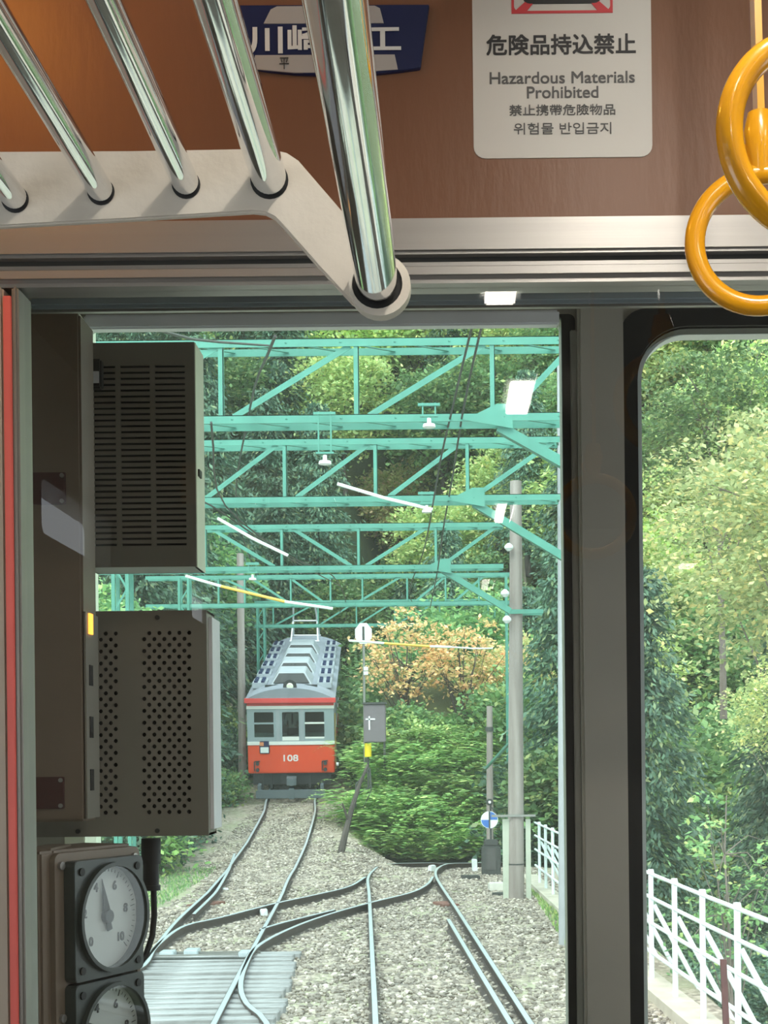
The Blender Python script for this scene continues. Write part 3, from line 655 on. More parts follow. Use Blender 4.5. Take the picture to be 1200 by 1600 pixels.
# ------------------------------------------------------------------ vegetation
def leaf_mesh(name, pos, nrm_, dir_, size, asp):
    n = len(pos); d = dir_/np.linalg.norm(dir_, axis=1, keepdims=True); s = np.cross(nrm_, d); s /= np.linalg.norm(s, axis=1, keepdims=True)+1e-9
    L_ = size[:, None]; w = L_*asp
    v = np.empty((n, 4, 3)); v[:, 0] = pos - d*L_*.5; v[:, 1] = pos + s*w*.5 + d*L_*.05; v[:, 2] = pos + d*L_*.5; v[:, 3] = pos - s*w*.5 + d*L_*.05
    me = bpy.data.meshes.new(name); me.vertices.add(n*4); me.vertices.foreach_set('co', v.reshape(-1))
    me.loops.add(n*4); me.loops.foreach_set('vertex_index', np.arange(n*4, dtype=np.int32)); me.polygons.add(n)
    me.polygons.foreach_set('loop_start', np.arange(0, n*4, 4, dtype=np.int32)); me.polygons.foreach_set('loop_total', np.full(n, 4, dtype=np.int32))
    me.update(calc_edges=True); return me
def broadleaf(name, seed, ncl, nl, R, Hh, z0, cr, leaf, flat=.3, shell=.5):
    g = np.random.default_rng(seed); dirs = g.normal(size=(ncl, 3)); dirs /= np.linalg.norm(dirs, axis=1, keepdims=True)
    rad = shell + (1-shell)*g.random((ncl, 1)); C_ = dirs*rad*np.array([R, R, Hh/2]) + np.array([0, 0, z0+Hh/2])
    P_ = np.repeat(C_, nl, axis=0); n = len(P_); off = g.normal(size=(n, 3))*np.array([cr, cr, cr*flat]); P_ = P_ + off
    P_[:, 2] -= .25*(off[:, 0]**2+off[:, 1]**2)/cr
    N_ = g.normal(size=(n, 3))*.5 + np.array([0, 0, 1]); D_ = g.normal(size=(n, 3))*np.array([1, 1, .4]) + np.repeat(dirs, nl, axis=0)*.6
    return leaf_mesh(name, P_, N_, D_, leaf*(.6+.8*g.random(n)), .62), C_
def conifer(name, seed, nb, nl, R, Hh, z0, leaf):
    g = np.random.default_rng(seed); h = g.random(nb)**.8; a_ = g.random(nb)*2*PI; Lb = R*(1-h)**.75*(.7+.4*g.random(nb)) + .15
    t = g.random((nb, nl))**.7; ax = np.stack([np.cos(a_), np.sin(a_)], 1)
    x = ax[:, None, 0]*t*Lb[:, None] + g.normal(size=(nb, nl))*.16; y = ax[:, None, 1]*t*Lb[:, None] + g.normal(size=(nb, nl))*.16
    z = z0 + h[:, None]*Hh + .12*t*Lb[:, None] - .38*t*t*Lb[:, None] - np.abs(g.normal(size=(nb, nl)))*.16
    P_ = np.stack([x, y, z], 2).reshape(-1, 3); n = len(P_)
    D_ = np.repeat(np.stack([ax[:, 0], ax[:, 1], -.8*np.ones(nb)], 1), nl, axis=0) + g.normal(size=(n, 3))*.5
    return leaf_mesh(name, P_, g.normal(size=(n, 3))*.6+np.array([0, 0, .8]), D_, leaf*(.6+.8*g.random(n)), .34), None
M_bark = mat('bark', (.12,.10,.085), .9, noise=6, col2=(.25,.22,.19), stretch=(1, 1, .2), bump=.5, bscale=20)
M_barkd = mat('bark_dark', (.05,.042,.038), .9, noise=6, col2=(.11,.09,.08), stretch=(1, 1, .2), bump=.5, bscale=20)
LEAF = {
 'cedar': leafmat('leaf_cedar', (0.033,0.112,0.072), (0.112,0.255,0.128), (0.240,0.300,0.105), .96, .2),
 'green': leafmat('leaf_green', (0.068,0.195,0.053), (0.225,0.450,0.105), (0.450,0.540,0.120), .93),
 'lime':  leafmat('leaf_lime', (.26,.44,.09), (.66,.80,.22), (.88,.80,.22), .92),
 'gold':  leafmat('leaf_gold', (.42,.52,.12), (.85,.75,.24), (.92,.55,.25), .85),
 'orange':leafmat('leaf_orange', (.34,.36,.10), (.90,.34,.13), (.92,.55,.20), .8),
 'pale':  leafmat('leaf_pale', (.24,.40,.10), (.66,.74,.26), (.92,.80,.22), .86),
 'fern':  leafmat('leaf_fern', (0.105,0.300,0.045), (0.405,0.660,0.105), (0.660,0.750,0.150), .92),
}
def trunk_mesh(name, seed, Hh, r, C_=None, limbs=7, zt=.8, low=.4):
    g = random.Random(seed); b = MB(); pts = []; x = y = 0
    for k in range(7): pts.append((x, y, -low + (Hh*zt+low)*k/6)); x += g.uniform(-.08, .08)*Hh/6; y += g.uniform(-.08, .08)*Hh/6
    b.tube(pts, [r*(1-.75*k/6) for k in range(7)], 8)
    if C_ is not None:
        for k in range(min(limbs, len(C_))):
            c = Vector(C_[k]); s = Vector(pts[2+k % 4]); mid = (s+c)/2 + Vector((0, 0, .15)); b.tube([s, mid, c], [r*.35, r*.22, r*.08], 5)
    o = b.build(name, M_bark); me = o.data
    for v in me.vertices: v.co += o.location
    bpy.data.objects.remove(o); return me
PROTO = {}
for i in range(3):
    me, C_ = broadleaf('crown', 20+i, 150, 62, 2.5, 5.2, 2.0, .42, .21); PROTO['broad%d' % i] = (me, trunk_mesh('trunk', i, 5.8, .13, C_))
me, C_ = broadleaf('crown', 27, 75, 34, 2.6, 5.0, 2.0, .36, .22, .2); PROTO['broad3'] = (me, trunk_mesh('trunk', 7, 5.8, .12, C_, 30, .8, 1.5))
for i in range(3):
    me, C_ = conifer('crown', 30+i, 330, 46, 2.2, 8.6, .6, .21); PROTO['conif%d' % i] = (me, trunk_mesh('trunk', 10+i, 9.4, .16, None, zt=.95))
me, C_ = broadleaf('crown', 41, 250, 80, 2.9, 5.0, 0, .34, .115, .20, .3); PROTO['near0'] = (me, trunk_mesh('trunk', 50, 4.6, .10, C_, 18, .8, 5.5))
me, C_ = broadleaf('crown', 42, 170, 75, 2.4, 3.4, 0, .30, .115, .18, .35); PROTO['near1'] = (me, trunk_mesh('trunk', 51, 3.2, .09, C_, 16, .8, 5.5))
me, C_ = broadleaf('crown', 45, 34, 34, .9, 2.4, .8, .17, .08, .15, .3); PROTO['near2'] = (me, trunk_mesh('trunk', 52, 3.0, .03, C_, 24, .95, 1.2))
me, C_ = broadleaf('crown', 43, 90, 60, 1.3, 1.5, -.15, .26, .16, .5, .4); PROTO['bush0'] = (me, None)
me, C_ = broadleaf('crown', 44, 70, 55, 1.0, 1.3, -.15, .22, .12, .6, .3); PROTO['bush1'] = (me, None)
me, C_ = broadleaf('crown', 46, 130, 95, 1.2, 1.7, -.2, .20, .075, .5, .4); PROTO['bush2'] = (me, None)
def fern(name, seed, n, leaf):
    g = np.random.default_rng(seed); nf = n; a_ = g.random(nf)*2*PI; bx = g.normal(size=(nf, 2))*.45; Lf = .55+.5*g.random(nf); K = 26
    t = np.linspace(.08, 1, K)[None, :]; r = t*Lf[:, None]*.85; z = Lf[:, None]*(1.9*t-1.5*t*t)
    x = bx[:, 0:1] + np.cos(a_)[:, None]*r; y = bx[:, 1:2] + np.sin(a_)[:, None]*r
    P_ = np.stack([x, y, z], 2); tan = np.stack([-np.sin(a_), np.cos(a_), np.zeros(nf)], 1)[:, None, :]; sgn = np.where(np.arange(K) % 2 == 0, 1, -1)[None, :, None]
    wl_ = (.22*Lf[:, None]*(1-t)+.03)[:, :, None]; P_ = P_ + tan*sgn*wl_*.5
    D_ = (tan*sgn + np.stack([np.cos(a_), np.sin(a_), -.3*np.ones(nf)], 1)[:, None, :]*.45).reshape(-1, 3); P_ = P_.reshape(-1, 3); m_ = len(P_)
    sz = np.repeat(wl_[:, :, 0], 1).reshape(-1)*1.25
    return leaf_mesh(name, P_, np.array([0, 0, 1.])+g.normal(size=(m_, 3))*.25, D_, sz, .34)
PROTO['fern0'] = (fern('fronds', 5, 130, .2), None)
TREEMESH = {}
def tree(kind, leafk, x, y, s, label, cat, group=None, z=None, bark=None, sz=None, name=None):
    cm, tm = PROTO[kind]; z = ground(x, y) if z is None else z
    name = name or {'conif': 'cedar_tree', 'broad': 'broadleaf_tree', 'near': 'maple_tree', 'bush': 'leafy_bush', 'fern': 'fern_clump'}[kind[:-1]]
    def m_obj(nm, me, mt, parent):
        key = (me.name, mt.name)
        if key not in TREEMESH: d = me.copy(); d.materials.clear(); d.materials.append(mt); TREEMESH[key] = d
        o = bpy.data.objects.new(nm, TREEMESH[key]); COL.objects.link(o); o.parent = parent; return o
    r = random.uniform(0, 6.28)
    if tm is None:
        o = m_obj(name, cm, LEAF[leafk], None); o.location = (x, y, z); o.rotation_euler = (0, 0, r); o.scale = (s, s, sz or s); return tag(o, label, cat, group)
    t = thing(name, label, cat, (x, y, z), (0, 0, r), group); t.scale = (s, s, sz or s)
    m_obj('crown', cm, LEAF[leafk], t); m_obj('trunk', tm, bark or M_bark, t); return t
def where(x, y, zc):
    u = 700 + x*F/y; v = 1190 - (zc-H)*F/y
    a = ('behind the cab boxes' if u < 310 else 'above the railcar' if u < 540 else 'mid windscreen' if u < 700 else 'right of the wires' if u < 820 else 'by the window pillar' if u < 1010 else 'left in the right window' if u < 1110 else 'right in the right window')
    b_ = ('atop the slope' if v < 430 else 'behind the nearest gantry' if v < 660 else 'behind the second gantry' if v < 800 else 'behind the third gantry' if v < 930 else 'low on the slope')
    return b_ + ', ' + a
FOREST = 'forest trees on the far hillside'
SH = {'cedar': 'dark green cedar', 'green': 'mid green tree', 'lime': 'lime green tree', 'gold': 'golden tree', 'pale': 'pale yellow-green tree'}
def pick(u, v):   # species as the photograph shows them over the slope
    q = random.random()
    if u < 520: return 'cedar' if q < .93 else 'green'
    if u < 830:
        if v < 640: return 'lime' if q < .7 else ('green' if q < .9 else 'cedar')
        if v < 880: return 'lime' if q < .55 else ('gold' if q < .68 else ('green' if q < .9 else 'cedar'))
        return 'green' if q < .5 else ('lime' if q < .75 else 'cedar')
    if u < 900: return 'cedar' if q < .6 else 'green'
    return 'lime' if q < .4 else ('pale' if q < .6 else ('green' if q < .85 else 'cedar'))
for y in (46.5, 50.5, 54.5, 58.5, 62.5, 66.5, 71, 76, 82):
    x = -.36*y + random.uniform(0, 2)
    while x < .30*y:
        g = ground(x, y); u = 700 + x*F/y; v = 1190 - (g+4-H)*F/y
        xl = lerp_tab(XLc, y)
        if not (xl-2.6 < x < xl+2.9 and y < 58):
            k = pick(u, v); kd = ('conif%d' % random.randrange(3)) if k == 'cedar' else 'broad%d' % random.randrange(3)
            tree(kd, k, x, y+random.uniform(-1.2, 1.2), random.uniform(.85, 1.2), SH[k] + ' ' + where(x, y, g+4), 'tree', FOREST + ' (' + k + ')', bark=M_barkd)
        x += random.uniform(2.1, 3.0)
bankz = lambda x, y: -.42 + max(0, (y-36))*.62*(1-.45*sm(.2, 1.6, x))*sm(-2.9, -1.9, x) + .02*math.sin(x*9)
# nearer trees, each placed
for (x, y, s, k, kd, lab) in (
    (-8.3, 38, .95, 'cedar', 'conif0', 'dark cedar on the bank left of the red railcar'),
    (-8.9, 43, 1.15, 'cedar', 'conif1', 'tall cedar behind the left bank, level with the cab front of the railcar'),
    (-9.4, 48, 1.3, 'cedar', 'conif2', 'tall cedar left of the rear of the red railcar'),
    (-8.8, 53, 1.3, 'cedar', 'conif1', 'cedar farthest along the bank left of the railcar'),
    (-8.4, 33, .8, 'green', 'broad1', 'green broadleaf tree seen between the two cab boxes'),
    (.55, 42.6, .62, 'orange', 'broad3', 'orange autumn maple behind the round-headed signal, left of the wooden pole'),
    (-1.3, 43.2, .62, 'orange', 'broad3', 'orange and yellow maple directly right of the white octagonal sign'),
    (2.2, 44.0, .75, 'gold', 'broad1', 'golden maple behind the wooden pole'),
    (3.1, 37, .95, 'cedar', 'conif2', 'dark green cedar right of the wooden pole'),
    (2.2, 41, .9, 'green', 'broad2', 'green tree behind the wooden pole and dwarf signal'),
    (4.6, 33, .95, 'cedar', 'conif0', 'cedar behind the white fence near the window pillar'),
    (6.3, 38, 1.1, 'green', 'broad0', 'green tree seen through the left edge of the right window'),
    (8.6, 36, 1.15, 'pale', 'broad1', 'pale green tree high in the right window'),
    (10.0, 42, 1.3, 'lime', 'broad2', 'lime green tree at the far right edge'),
    (7.2, 29, 1.1, 'cedar', 'conif1', 'dark cedar low behind the fence in the right window'),
    (9.6, 30, 1.1, 'cedar', 'conif0', 'dark cedar by the right edge of the right window'),
    (5.0, 21.5, .55, 'cedar', 'conif2', 'small dark cedar right behind the white fence in the right window'),
    (6.3, 23.5, .7, 'cedar', 'conif0', 'dark cedar between the fence and the tall trees in the right window'),
    ):
    tree(kd, k, x, y, s, lab, 'tree', bark=M_barkd, z=(bankz(x, 43)-.9 if 'maple' in lab and x < 3 else None))
for (x, y, z, s, k, kd, lab) in (
    (4.9, 18.6, 3.5, .80, 'pale', 'near0', 'yellow-green maple filling the middle of the right window'),
    (5.6, 22.2, 5.4, .8, 'pale', 'near1', 'second yellow-green maple, higher behind the first in the right window'),
    (6.9, 26.5, 5.6, 1.0, 'lime', 'near0', 'lime green maple rising to the top of the right window'),
    (4.9, 25.0, 7.2, .75, 'green', 'near1', 'green leafy tree at the upper left of the right window'),
    (4.3, 16.8, 2.35, .42, 'pale', 'near1', 'low pale-leaved branchy maple below the yellow-green one in the right window'),
    (3.25, 16.0, -.9, 1.0, 'green', 'near2', 'thin sapling with sparse branches behind the white fence'),
    ):
    tree(kd, k, x, y, s, lab, 'tree', z=z)
# bank of ferns and bushes between the tracks, where the right-hand track drops away
for i in range(70):
    t_ = random.random(); y = random.uniform(36.3, 41); x = random.uniform(-1.9+(y-36.3)*.12, 1.25)
    x0 = -1.9 + (y-33.6)*.35
    zz = bankz(x, y)-.05
    tree('fern0', 'fern', x, y, random.uniform(.95, 1.6), 'green fern clump ' + ('at the foot' if y < 37.6 else 'halfway up' if y < 39.4 else 'near the top') + ' of the fern bank, ' + ('left' if x < -1.1 else 'left of centre' if x < -.4 else 'right of centre' if x < .4 else 'right') + ' side', 'fern', 'ferns on the bank beyond the points', z=zz)
for i in range(16):
    x = random.uniform(-1.5, .9); y = random.uniform(40, 43); tree('bush%d' % (i % 2), random.choice(('fern', 'green', 'lime')), x, y, random.uniform(.7, 1.0), 'rounded green bush on top of the fern bank, ' + ('left' if x < -.7 else 'middle' if x < .2 else 'right'), 'bush', 'bushes on top of the fern bank', z=bankz(x, min(y, 41)))
bank = grid('bank', [-2.9+.25*i for i in range(19)], [35.9+.3*i for i in range(30)], M_soil, bankz); tag(bank, 'soil of the fern bank', 'ground'); struct(bank)
for i in range(26):
    x = random.uniform(-8.6, -6.35); y = random.uniform(27, 50); x = min(x, lerp_tab(XLc, y)-2.2)
    tree('bush%d' % (i % 2), random.choice(('green', 'fern', 'green', 'cedar')), x, y, (_s := random.uniform(.8, 1.35)), ('big' if _s > 1.08 else 'small') + ' leafy bush on the left bank, ' + ('short of the railcar' if y < 37 else 'beside the railcar front' if y < 43 else 'beside the railcar rear'), 'bush', 'bushes on the left bank')
for i in range(26):
    x = random.uniform(3.0, 7.2); y = random.uniform(13, 31); tree('bush2', random.choice(('green', 'cedar', 'cedar', 'cedar')), x, y, random.uniform(.7, 1.2), 'dark green undergrowth bush ' + ('close behind' if x < 4.4 else 'well beyond') + ' the white fence, ' + ('at its near end' if y < 18 else 'by its middle' if y < 24 else 'near its far end'), 'bush', 'undergrowth behind the white fence', z=-1.5-(x-3)*.2+random.uniform(-.3, .3))
for i in range(14):
    x = random.uniform(1.9, 3.4); y = random.uniform(34.5, 41); tree('bush%d' % (i % 2), random.choice(('green', 'cedar')), x, y, random.uniform(.8, 1.3), 'dark green bush behind the wooden pole, ' + ('left' if x < 2.4 else 'middle' if x < 2.9 else 'right') + (' and near' if y < 37.5 else ' and far'), 'bush', 'bushes behind the wooden pole', z=random.uniform(-.3, 1.2))
# low grass and weeds beside the tracks
def tufts(n, fn, hgt, name, label, mt):
    g = np.random.default_rng(9); P_ = []
    for k in range(n): x, y = fn(g); P_.append((x, y, ground(x, y)+hgt*.4))
    P_ = np.array(P_); D_ = g.normal(size=(n, 3))*.45 + np.array([0, 0, 1]); N_ = g.normal(size=(n, 3))*np.array([1, 1, .2])
    me = leaf_mesh(name, P_, N_, D_, hgt*(.5+g.random(n)), .16); me.materials.append(mt); o = bpy.data.objects.new(name, me); COL.objects.link(o); tag(o, label, 'grass', kind='stuff')
tufts(5000, lambda g: (-5.1 - abs(g.normal())*.9, 17+14*g.random()), .10, 'verge_grass', 'short grass and weeds on the verge left of the uphill track', LEAF['green'])
tufts(2500, lambda g: (1.55+.35*g.random(), 14+16*g.random()), .10, 'kerb_grass', 'short grass along the kerb of the white fence', LEAF['fern'])

# ------------------------------------------------------------------ gantries
M_teal = mat('gantry_teal_paint', (.07,.26,.20), .45, noise=4, amt=.12)
M_wh = mat('insulator_white', (.80,.84,.84), .25, noise=6, amt=.04)
def zz(v, Y): return H - (v-1190)/F*Y
def gantry(Y, vt, vb, us, uL, uR, knee, label, legs, mirror=(), cs=.075, extra_right=True, legw=.12):
    t = thing('overhead_gantry', label, 'gantry', ((uL+uR-1400)/2/F*Y, Y, ground(0, Y)))
    zt, zb = zz(vt, Y), zz(vb, Y); xx = lambda u: (u-700)/F*Y; d = .34
    for nm, z in (('top_chord', zt), ('bottom_chord', zb)):
        b = MB(); b.box(xx(uL), xx(uR), Y, Y+.010, z-cs*.55, z+cs*.55); b.box(xx(uL), xx(uR), Y, Y+.075, z+cs*.45, z+cs*.55)
        b.box(xx(uL), xx(uR), Y+d, Y+d+.010, z-cs*.5, z+cs*.5)
        k = xx(uL)
        while k < xx(uR): b.beam((k, Y, z), (min(k+.55, xx(uR)), Y+d, z), .03, .008); k += .55
        b.build(nm, M_teal, t)
    for i, u in enumerate(us):
        b = MB(); b.box(xx(u)-.04, xx(u)+.012, Y+.012, Y+.02, zb, zt); b.box(xx(u)+.004, xx(u)+.012, Y+.012, Y+.07, zb, zt); b.build('vertical_strut', M_teal, t)
    for u0, u1 in mirror:
        b = MB(); b.beam((xx(u0), Y+.03, zb+.03), (xx(u1), Y+.03, zt-.03), .008, .06, up=(0,0,1)); b.beam((xx(u0), Y+.05, zb+.03), (xx(u1), Y+.05, zt-.03), .05, .008); b.build('diagonal_strut', M_teal, t)
    if knee:
        (u0, v0), (u1, v1) = knee; b = MB(); p, q = (xx(u0), Y+.1, zz(v0, Y)), (xx(u1), Y+.1, zz(v1, Y)); b.beam(p, q, .11, .10); b.build('knee_brace', M_teal, t)
        b = MB(); b.prism([(xx(u0)-.35, Y-.006, zb-.03), (xx(u0)+.14, Y-.006, zb-.12), (xx(u0)+.14, Y-.006, zb+.13), (xx(u0)-.02, Y-.006, zb+.13)], (0, .008, 0)); b.build('gusset_plate', M_teal, t)
    for x_, gz in legs:
        b = MB()
        for sx in (-1, 1):
            for sy in (0, d): b.box(x_+sx*legw-.03, x_+sx*legw+.03, Y+sy-.03, Y+sy+.03, gz, zt)
        z = gz+.2; s_ = 1
        while z < zt-.4: b.beam((x_-s_*legw, Y, z), (x_+s_*legw, Y, z+.4), .035, .012, up=(0,1,0)); z += .4; s_ = -s_
        b.build('lattice_leg', M_teal, t)
    return t
gantry(14.2, 533, 652, [141, 353, 565, 778], -60, 925, ((785, 665), (930, 748)), 'nearest teal truss gantry, crossing the top of the windscreen', [(-5.3, -.3)], mirror=((-45, 135), (157, 345), (370, 553), (582, 764), (800, 905)))
gantry(18.4, 688, 778, [165, 308, 451, 593, 737], 20, 880, ((745, 785), (900, 880)), 'second teal truss gantry from the front', [(-5.4, 0)], mirror=((180, 297), (325, 438), (467, 582), (612, 725), (748, 870)))
gantry(24.2, 820, 885, [205, 325, 445, 565, 686], 150, 790, ((695, 890), (800, 955)), 'third teal truss gantry, ending at the wooden pole', [(-5.6, 0)], mirror=((432, 335), (552, 460), (575, 672), (695, 780)))
gantry(37, 898, 942, [345, 386, 458, 520, 570, 640, 700, 752], 230, 800, None, 'fourth dark teal truss gantry above the railcar roof', [(-6.9, .8), (1.7, -.4)], mirror=((440, 350), (455, 395), (510, 455), (560, 630), (650, 700), (712, 760)), cs=.09)
gantry(50, 938, 975, [430, 500, 560, 620, 690], 400, 770, None, 'farthest teal truss gantry behind the orange maple', [(1.6, 3.0), (-6.6, 2.5)], mirror=((432, 498), (502, 558), (562, 618), (622, 688)), cs=.10)
# hangers, insulators
M_wire = mat('copper_wire', (.07,.06,.06), .5, .6, noise=10, amt=.1)
def hanger(u, v0, v1, Y, label):
    x_ = (u-700)/F*Y; t = thing('insulator_hanger', label, 'insulator', (x_, Y, zz(v1, Y)))
    b = MB(); b.box(x_-.07, x_-.055, Y-.03, Y-.01, zz(v1-12, Y), zz(v0-10, Y)); b.box(x_+.055, x_+.07, Y-.03, Y-.01, zz(v1-12, Y), zz(v0-10, Y)); b.box(x_-.09, x_+.09, Y-.035, Y-.005, zz(v1-12, Y), zz(v1-15, Y)); b.box(x_-.11, x_+.11, Y-.04, Y, zz(v0-5, Y), zz(v0-9, Y)); b.build('drop_frame', M_teal, t)
    z0 = zz(v1-10, Y); b = MB()
    b.tube([(x_, Y-.02, z0), (x_, Y-.02, z0-.05), (x_, Y-.02, z0-.06), (x_, Y-.02, z0-.09), (x_, Y-.02, z0-.10)], [.02, .022, .06, .065, .02], 16); b.build('porcelain', M_wh, t, smooth=True)
hanger(513, 652, 720, 14.1, 'teal drop frame with white insulator, centre left under the nearest gantry')
hanger(676, 640, 664, 14.0, 'small insulator bracket on the bottom chord right of centre, nearest gantry')
hanger(671, 778, 800, 18.2, 'small insulator bracket on the second gantry near the wires')
hanger(398, 885, 905, 24.0, 'small insulator bracket on the third gantry above the railcar')
def rod(p, q, r, m_, label, name='pull_off_arm', cat='rod'):
    t = tag((lambda o: o)(MB().tube([p, ((Vector(p)+Vector(q))/2 + Vector((0,0,-.02))), q], r, 8).build(name, m_, smooth=True)), label, cat); return t
M_yrod = mat('yellow_insulated_rod', (.80,.50,.08), .4, noise=5, amt=.05)
rod(PX(527, 756, 18.2), PX(676, 796, 18.2), .022, M_wh, 'white insulated arm under the second gantry')
def rod3(pts, cols, label, Y, r=.022):
    t = thing('pull_off_arm', label, 'rod', PX(*pts[0], Y))
    for (a, b_), m_, nm in zip(zip(pts, pts[1:]), cols, ('rod_end', 'insulated_middle', 'rod_tip')): MB().tube([PX(*a, Y), PX(*b_, Y)], r, 8).build(nm, m_, t, smooth=True)
rod3([(290, 900), (345, 916), (445, 940), (520, 951)], (M_wh, M_yrod, M_wh), 'long white and yellow insulated arm over the railcar', 23.6, .024)
rod3([(545, 1001), (600, 1005), (672, 1010), (705, 1011)], (M_wh, M_yrod, M_wh), 'yellow insulated rod in front of the orange maple', 36, .03)
rod(PX(340, 810, 18.2), PX(450, 868, 18.2), .02, M_wh, 'white arm descending at the left under the second gantry')
rod(PX(705, 1011, 36), PX(770, 1013, 36), .02, M_wh, 'thin white rod continuing right of the yellow insulated rod')
# catenary wires
def wire(pts, label, r=.011, group=None):
    path = smoothpath(pts, 1.2); tag(MB().tube(path, r, 6).build('overhead_wire', M_wire, smooth=True), label, 'wire', group)
P3 = lambda u, v, Y: PX(u, v, Y)
wire([P3(775, 380, 8.5), P3(735, 520, 11.5), P3(704, 650, 14.1), P3(688, 720, 16), P3(676, 790, 18.2), P3(662, 860, 24), P3(640, 930, 36), P3(660, 960, 50)], 'dark contact wire running down from the top right of the windscreen to the second gantry')
wire([P3(795, 380, 8.5), P3(750, 520, 11.5), P3(722, 650, 14.1), P3(708, 740, 17), P3(692, 830, 21), P3(684, 890, 24.2), P3(672, 950, 36)], 'dark messenger wire just right of the contact wire')
wire([P3(330, 660, 13), P3(352, 790, 18.2), P3(455, 870, 24), P3(520, 900, 30), P3(540, 940, 37), P3(530, 958, 50)], 'overhead wire of the uphill track, coming from the left boxes')
wire([P3(250, 760, 14), P3(330, 790, 18), P3(445, 868, 24.2), P3(530, 915, 37)], 'second overhead wire of the uphill track, slightly lower')
wire([P3(430, 525, 9), P3(390, 640, 14.2), P3(370, 800, 24), P3(400, 900, 37)], 'thin wire crossing the nearest gantry at the left')
wire([P3(225, 505, 8), P3(300, 530, 10), P3(420, 540, 14)], 'thin wire at the very top left of the windscreen')

# ------------------------------------------------------------------ poles
M_pole = mat('pole_wood', (.20,.165,.15), .8, noise=3, col2=(.36,.31,.29), stretch=(3, 3, .15), bump=.3, bscale=14)
M_conc = mat('concrete', (.42,.41,.38), .85, noise=5, amt=.12, bump=.2)
def base_of(u, v): p = GP(u, v, -.14); return p
p = base_of(806, 1404); t = thing('wooden_pole', 'tall grey-brown wooden pole standing right of the track by the fence end', 'pole', p)
top = PX(806, 752, p.y); top.y = p.y
b = MB(); b.tube([p, top], [.155, .105], 20); b.build('shaft', M_pole, t, smooth=True)
b = MB(); q = PX(806, 1274, p.y); b.tube([q+Vector((0,0,-.025)), q+Vector((0,0,.025))], .15, 20); b.beam(q+Vector((-.45,-.16,0)), q+Vector((.35,-.16,0)), .03, .04); b.build('clamp_band', M_aluD, t)
q = PX(806, 1350, p.y); b = MB(); b.tube([q+Vector((0,0,-.012)), q+Vector((0,0,.012))], .155, 20); b.build('iron_hoop', M_dark, t)
q = PX(812, 957, p.y); b = MB(); b.box(q.x-.22, q.x+.42, q.y-.17, q.y-.12, q.z-.04, q.z+.04); b.box(q.x-.22, q.x+.42, q.y+.12, q.y+.17, q.z-.04, q.z+.04); b.build('crossarm', M_teal, t)
for u, v in ((795, 855), (789, 927), (792, 968)):
    q = PX(u, v, p.y-.2); b = MB(); b.tube([q+Vector((0,0,.07)), q+Vector((0,0,.02)), q+Vector((0,0,-.02)), q+Vector((0,0,-.07))], [.03, .08, .08, .03], 14); b.build('porcelain', M_wh, t, smooth=True)
p = base_of(880, 1478); b = MB(); tp = PX(877, 560, p.y); tp.y = p.y; b.tube([p, tp], [.062, .058], 18); tag(b.build('steel_pole', mat('pole_grey', (.36,.36,.38), .6, noise=3, amt=.08), smooth=True), 'slim light grey pole at the right edge of the left windscreen', 'pole')
p = base_of(252, 1375); t0_ = PX(252, 880, 24.8); b = MB(); b.tube([(-9.0, 44, 1.0), (-9.0, 44, 11)], [.13, .10], 16); tag(b.build('wooden_pole', M_pole, smooth=True), 'brown pole seen in the gap between the two cab boxes', 'pole')
t0_ = PX(376, 940, 44); b = MB(); b.tube([(t0_.x, 44, 1.2), (t0_.x, 44, t0_.z+1.5)], [.13, .11], 12); tag(b.build('wooden_pole', M_pole, smooth=True), 'distant brown pole left of the railcar roof', 'pole')
t = thing('short_post', 'weathered post with dark band behind the dwarf signal', 'post', (PX(765, 1300, 33).x, 33, -.4))
b = MB(); b.tube([(t.location.x, 33, -.4), (t.location.x+.03, 33, zz(1104, 33))], [.09, .07], 14); b.build('shaft', M_pole, t, smooth=True)
z_ = zz(1140, 33); b = MB(); b.tube([(t.location.x+.02, 33, z_-.05), (t.location.x+.02, 33, z_+.05)], .10, 14); b.build('band', M_dark, t)
b = MB(); b.beam(PX(760, 1200, 32.8), PX(797, 1160, 26), .05, .05); tag(b.build('stay_bar', M_teal), 'teal diagonal stay between the short post and the wooden pole', 'bar')

# ------------------------------------------------------------------ dwarf signal, signs, boxes
p = base_of(768, 1368); Yd = p.y
t = thing('switch_indicator', 'blue and white round point indicator on a dark machine box', 'signal', p)
w_ = .42; hz = .78
b = MB(); b.box(p.x-w_/2, p.x+w_/2, Yd, Yd+.4, p.z, p.z+hz*.82); b.box(p.x-w_/2+.05, p.x+w_/2-.05, Yd+.05, Yd+.35, p.z+hz*.82, p.z+hz); b.build('machine_box', M_dark, t, bev=.025)
b = MB(); b.box(p.x-.11, p.x+.11, Yd-.02, Yd, p.z+.12, p.z+.6); b.build('box_door', mat('door_dark', (.075,.07,.07), .5, noise=8, amt=.1), t, bev=.008)
b = MB(); b.tube([(p.x, Yd+.2, p.z+hz), (p.x, Yd+.2, p.z+1.55)], .022, 10); b.build('spindle', M_dark, t)
zc_ = zz(1282, Yd); b = MB(); b.cyl((p.x-.03, Yd+.14, zc_), (p.x-.03, Yd+.12, zc_), .19, 32); dk = b.build('disc', M_wh, t)
M_sblue = mat('signal_blue', (.05,.16,.50), .4, noise=8, amt=.05)
for s_ in (1, -1):
    b = MB(); b.prism([(p.x-.03+ .178*math.cos(a_), Yd+.119, zc_+.178*math.sin(a_)) for a_ in [ (0 if s_ > 0 else PI) + k*.5*PI/8 for k in range(9)]] + [(p.x-.03, Yd+.119, zc_)], (0, -.004, 0)); b.build('blue_quadrant', M_sblue, dk)
b = MB(); b.box(p.x-.045, p.x-.015, Yd+.10, Yd+.115, zc_-.19, zc_+.19); b.build('centre_bar', M_dark, dk)
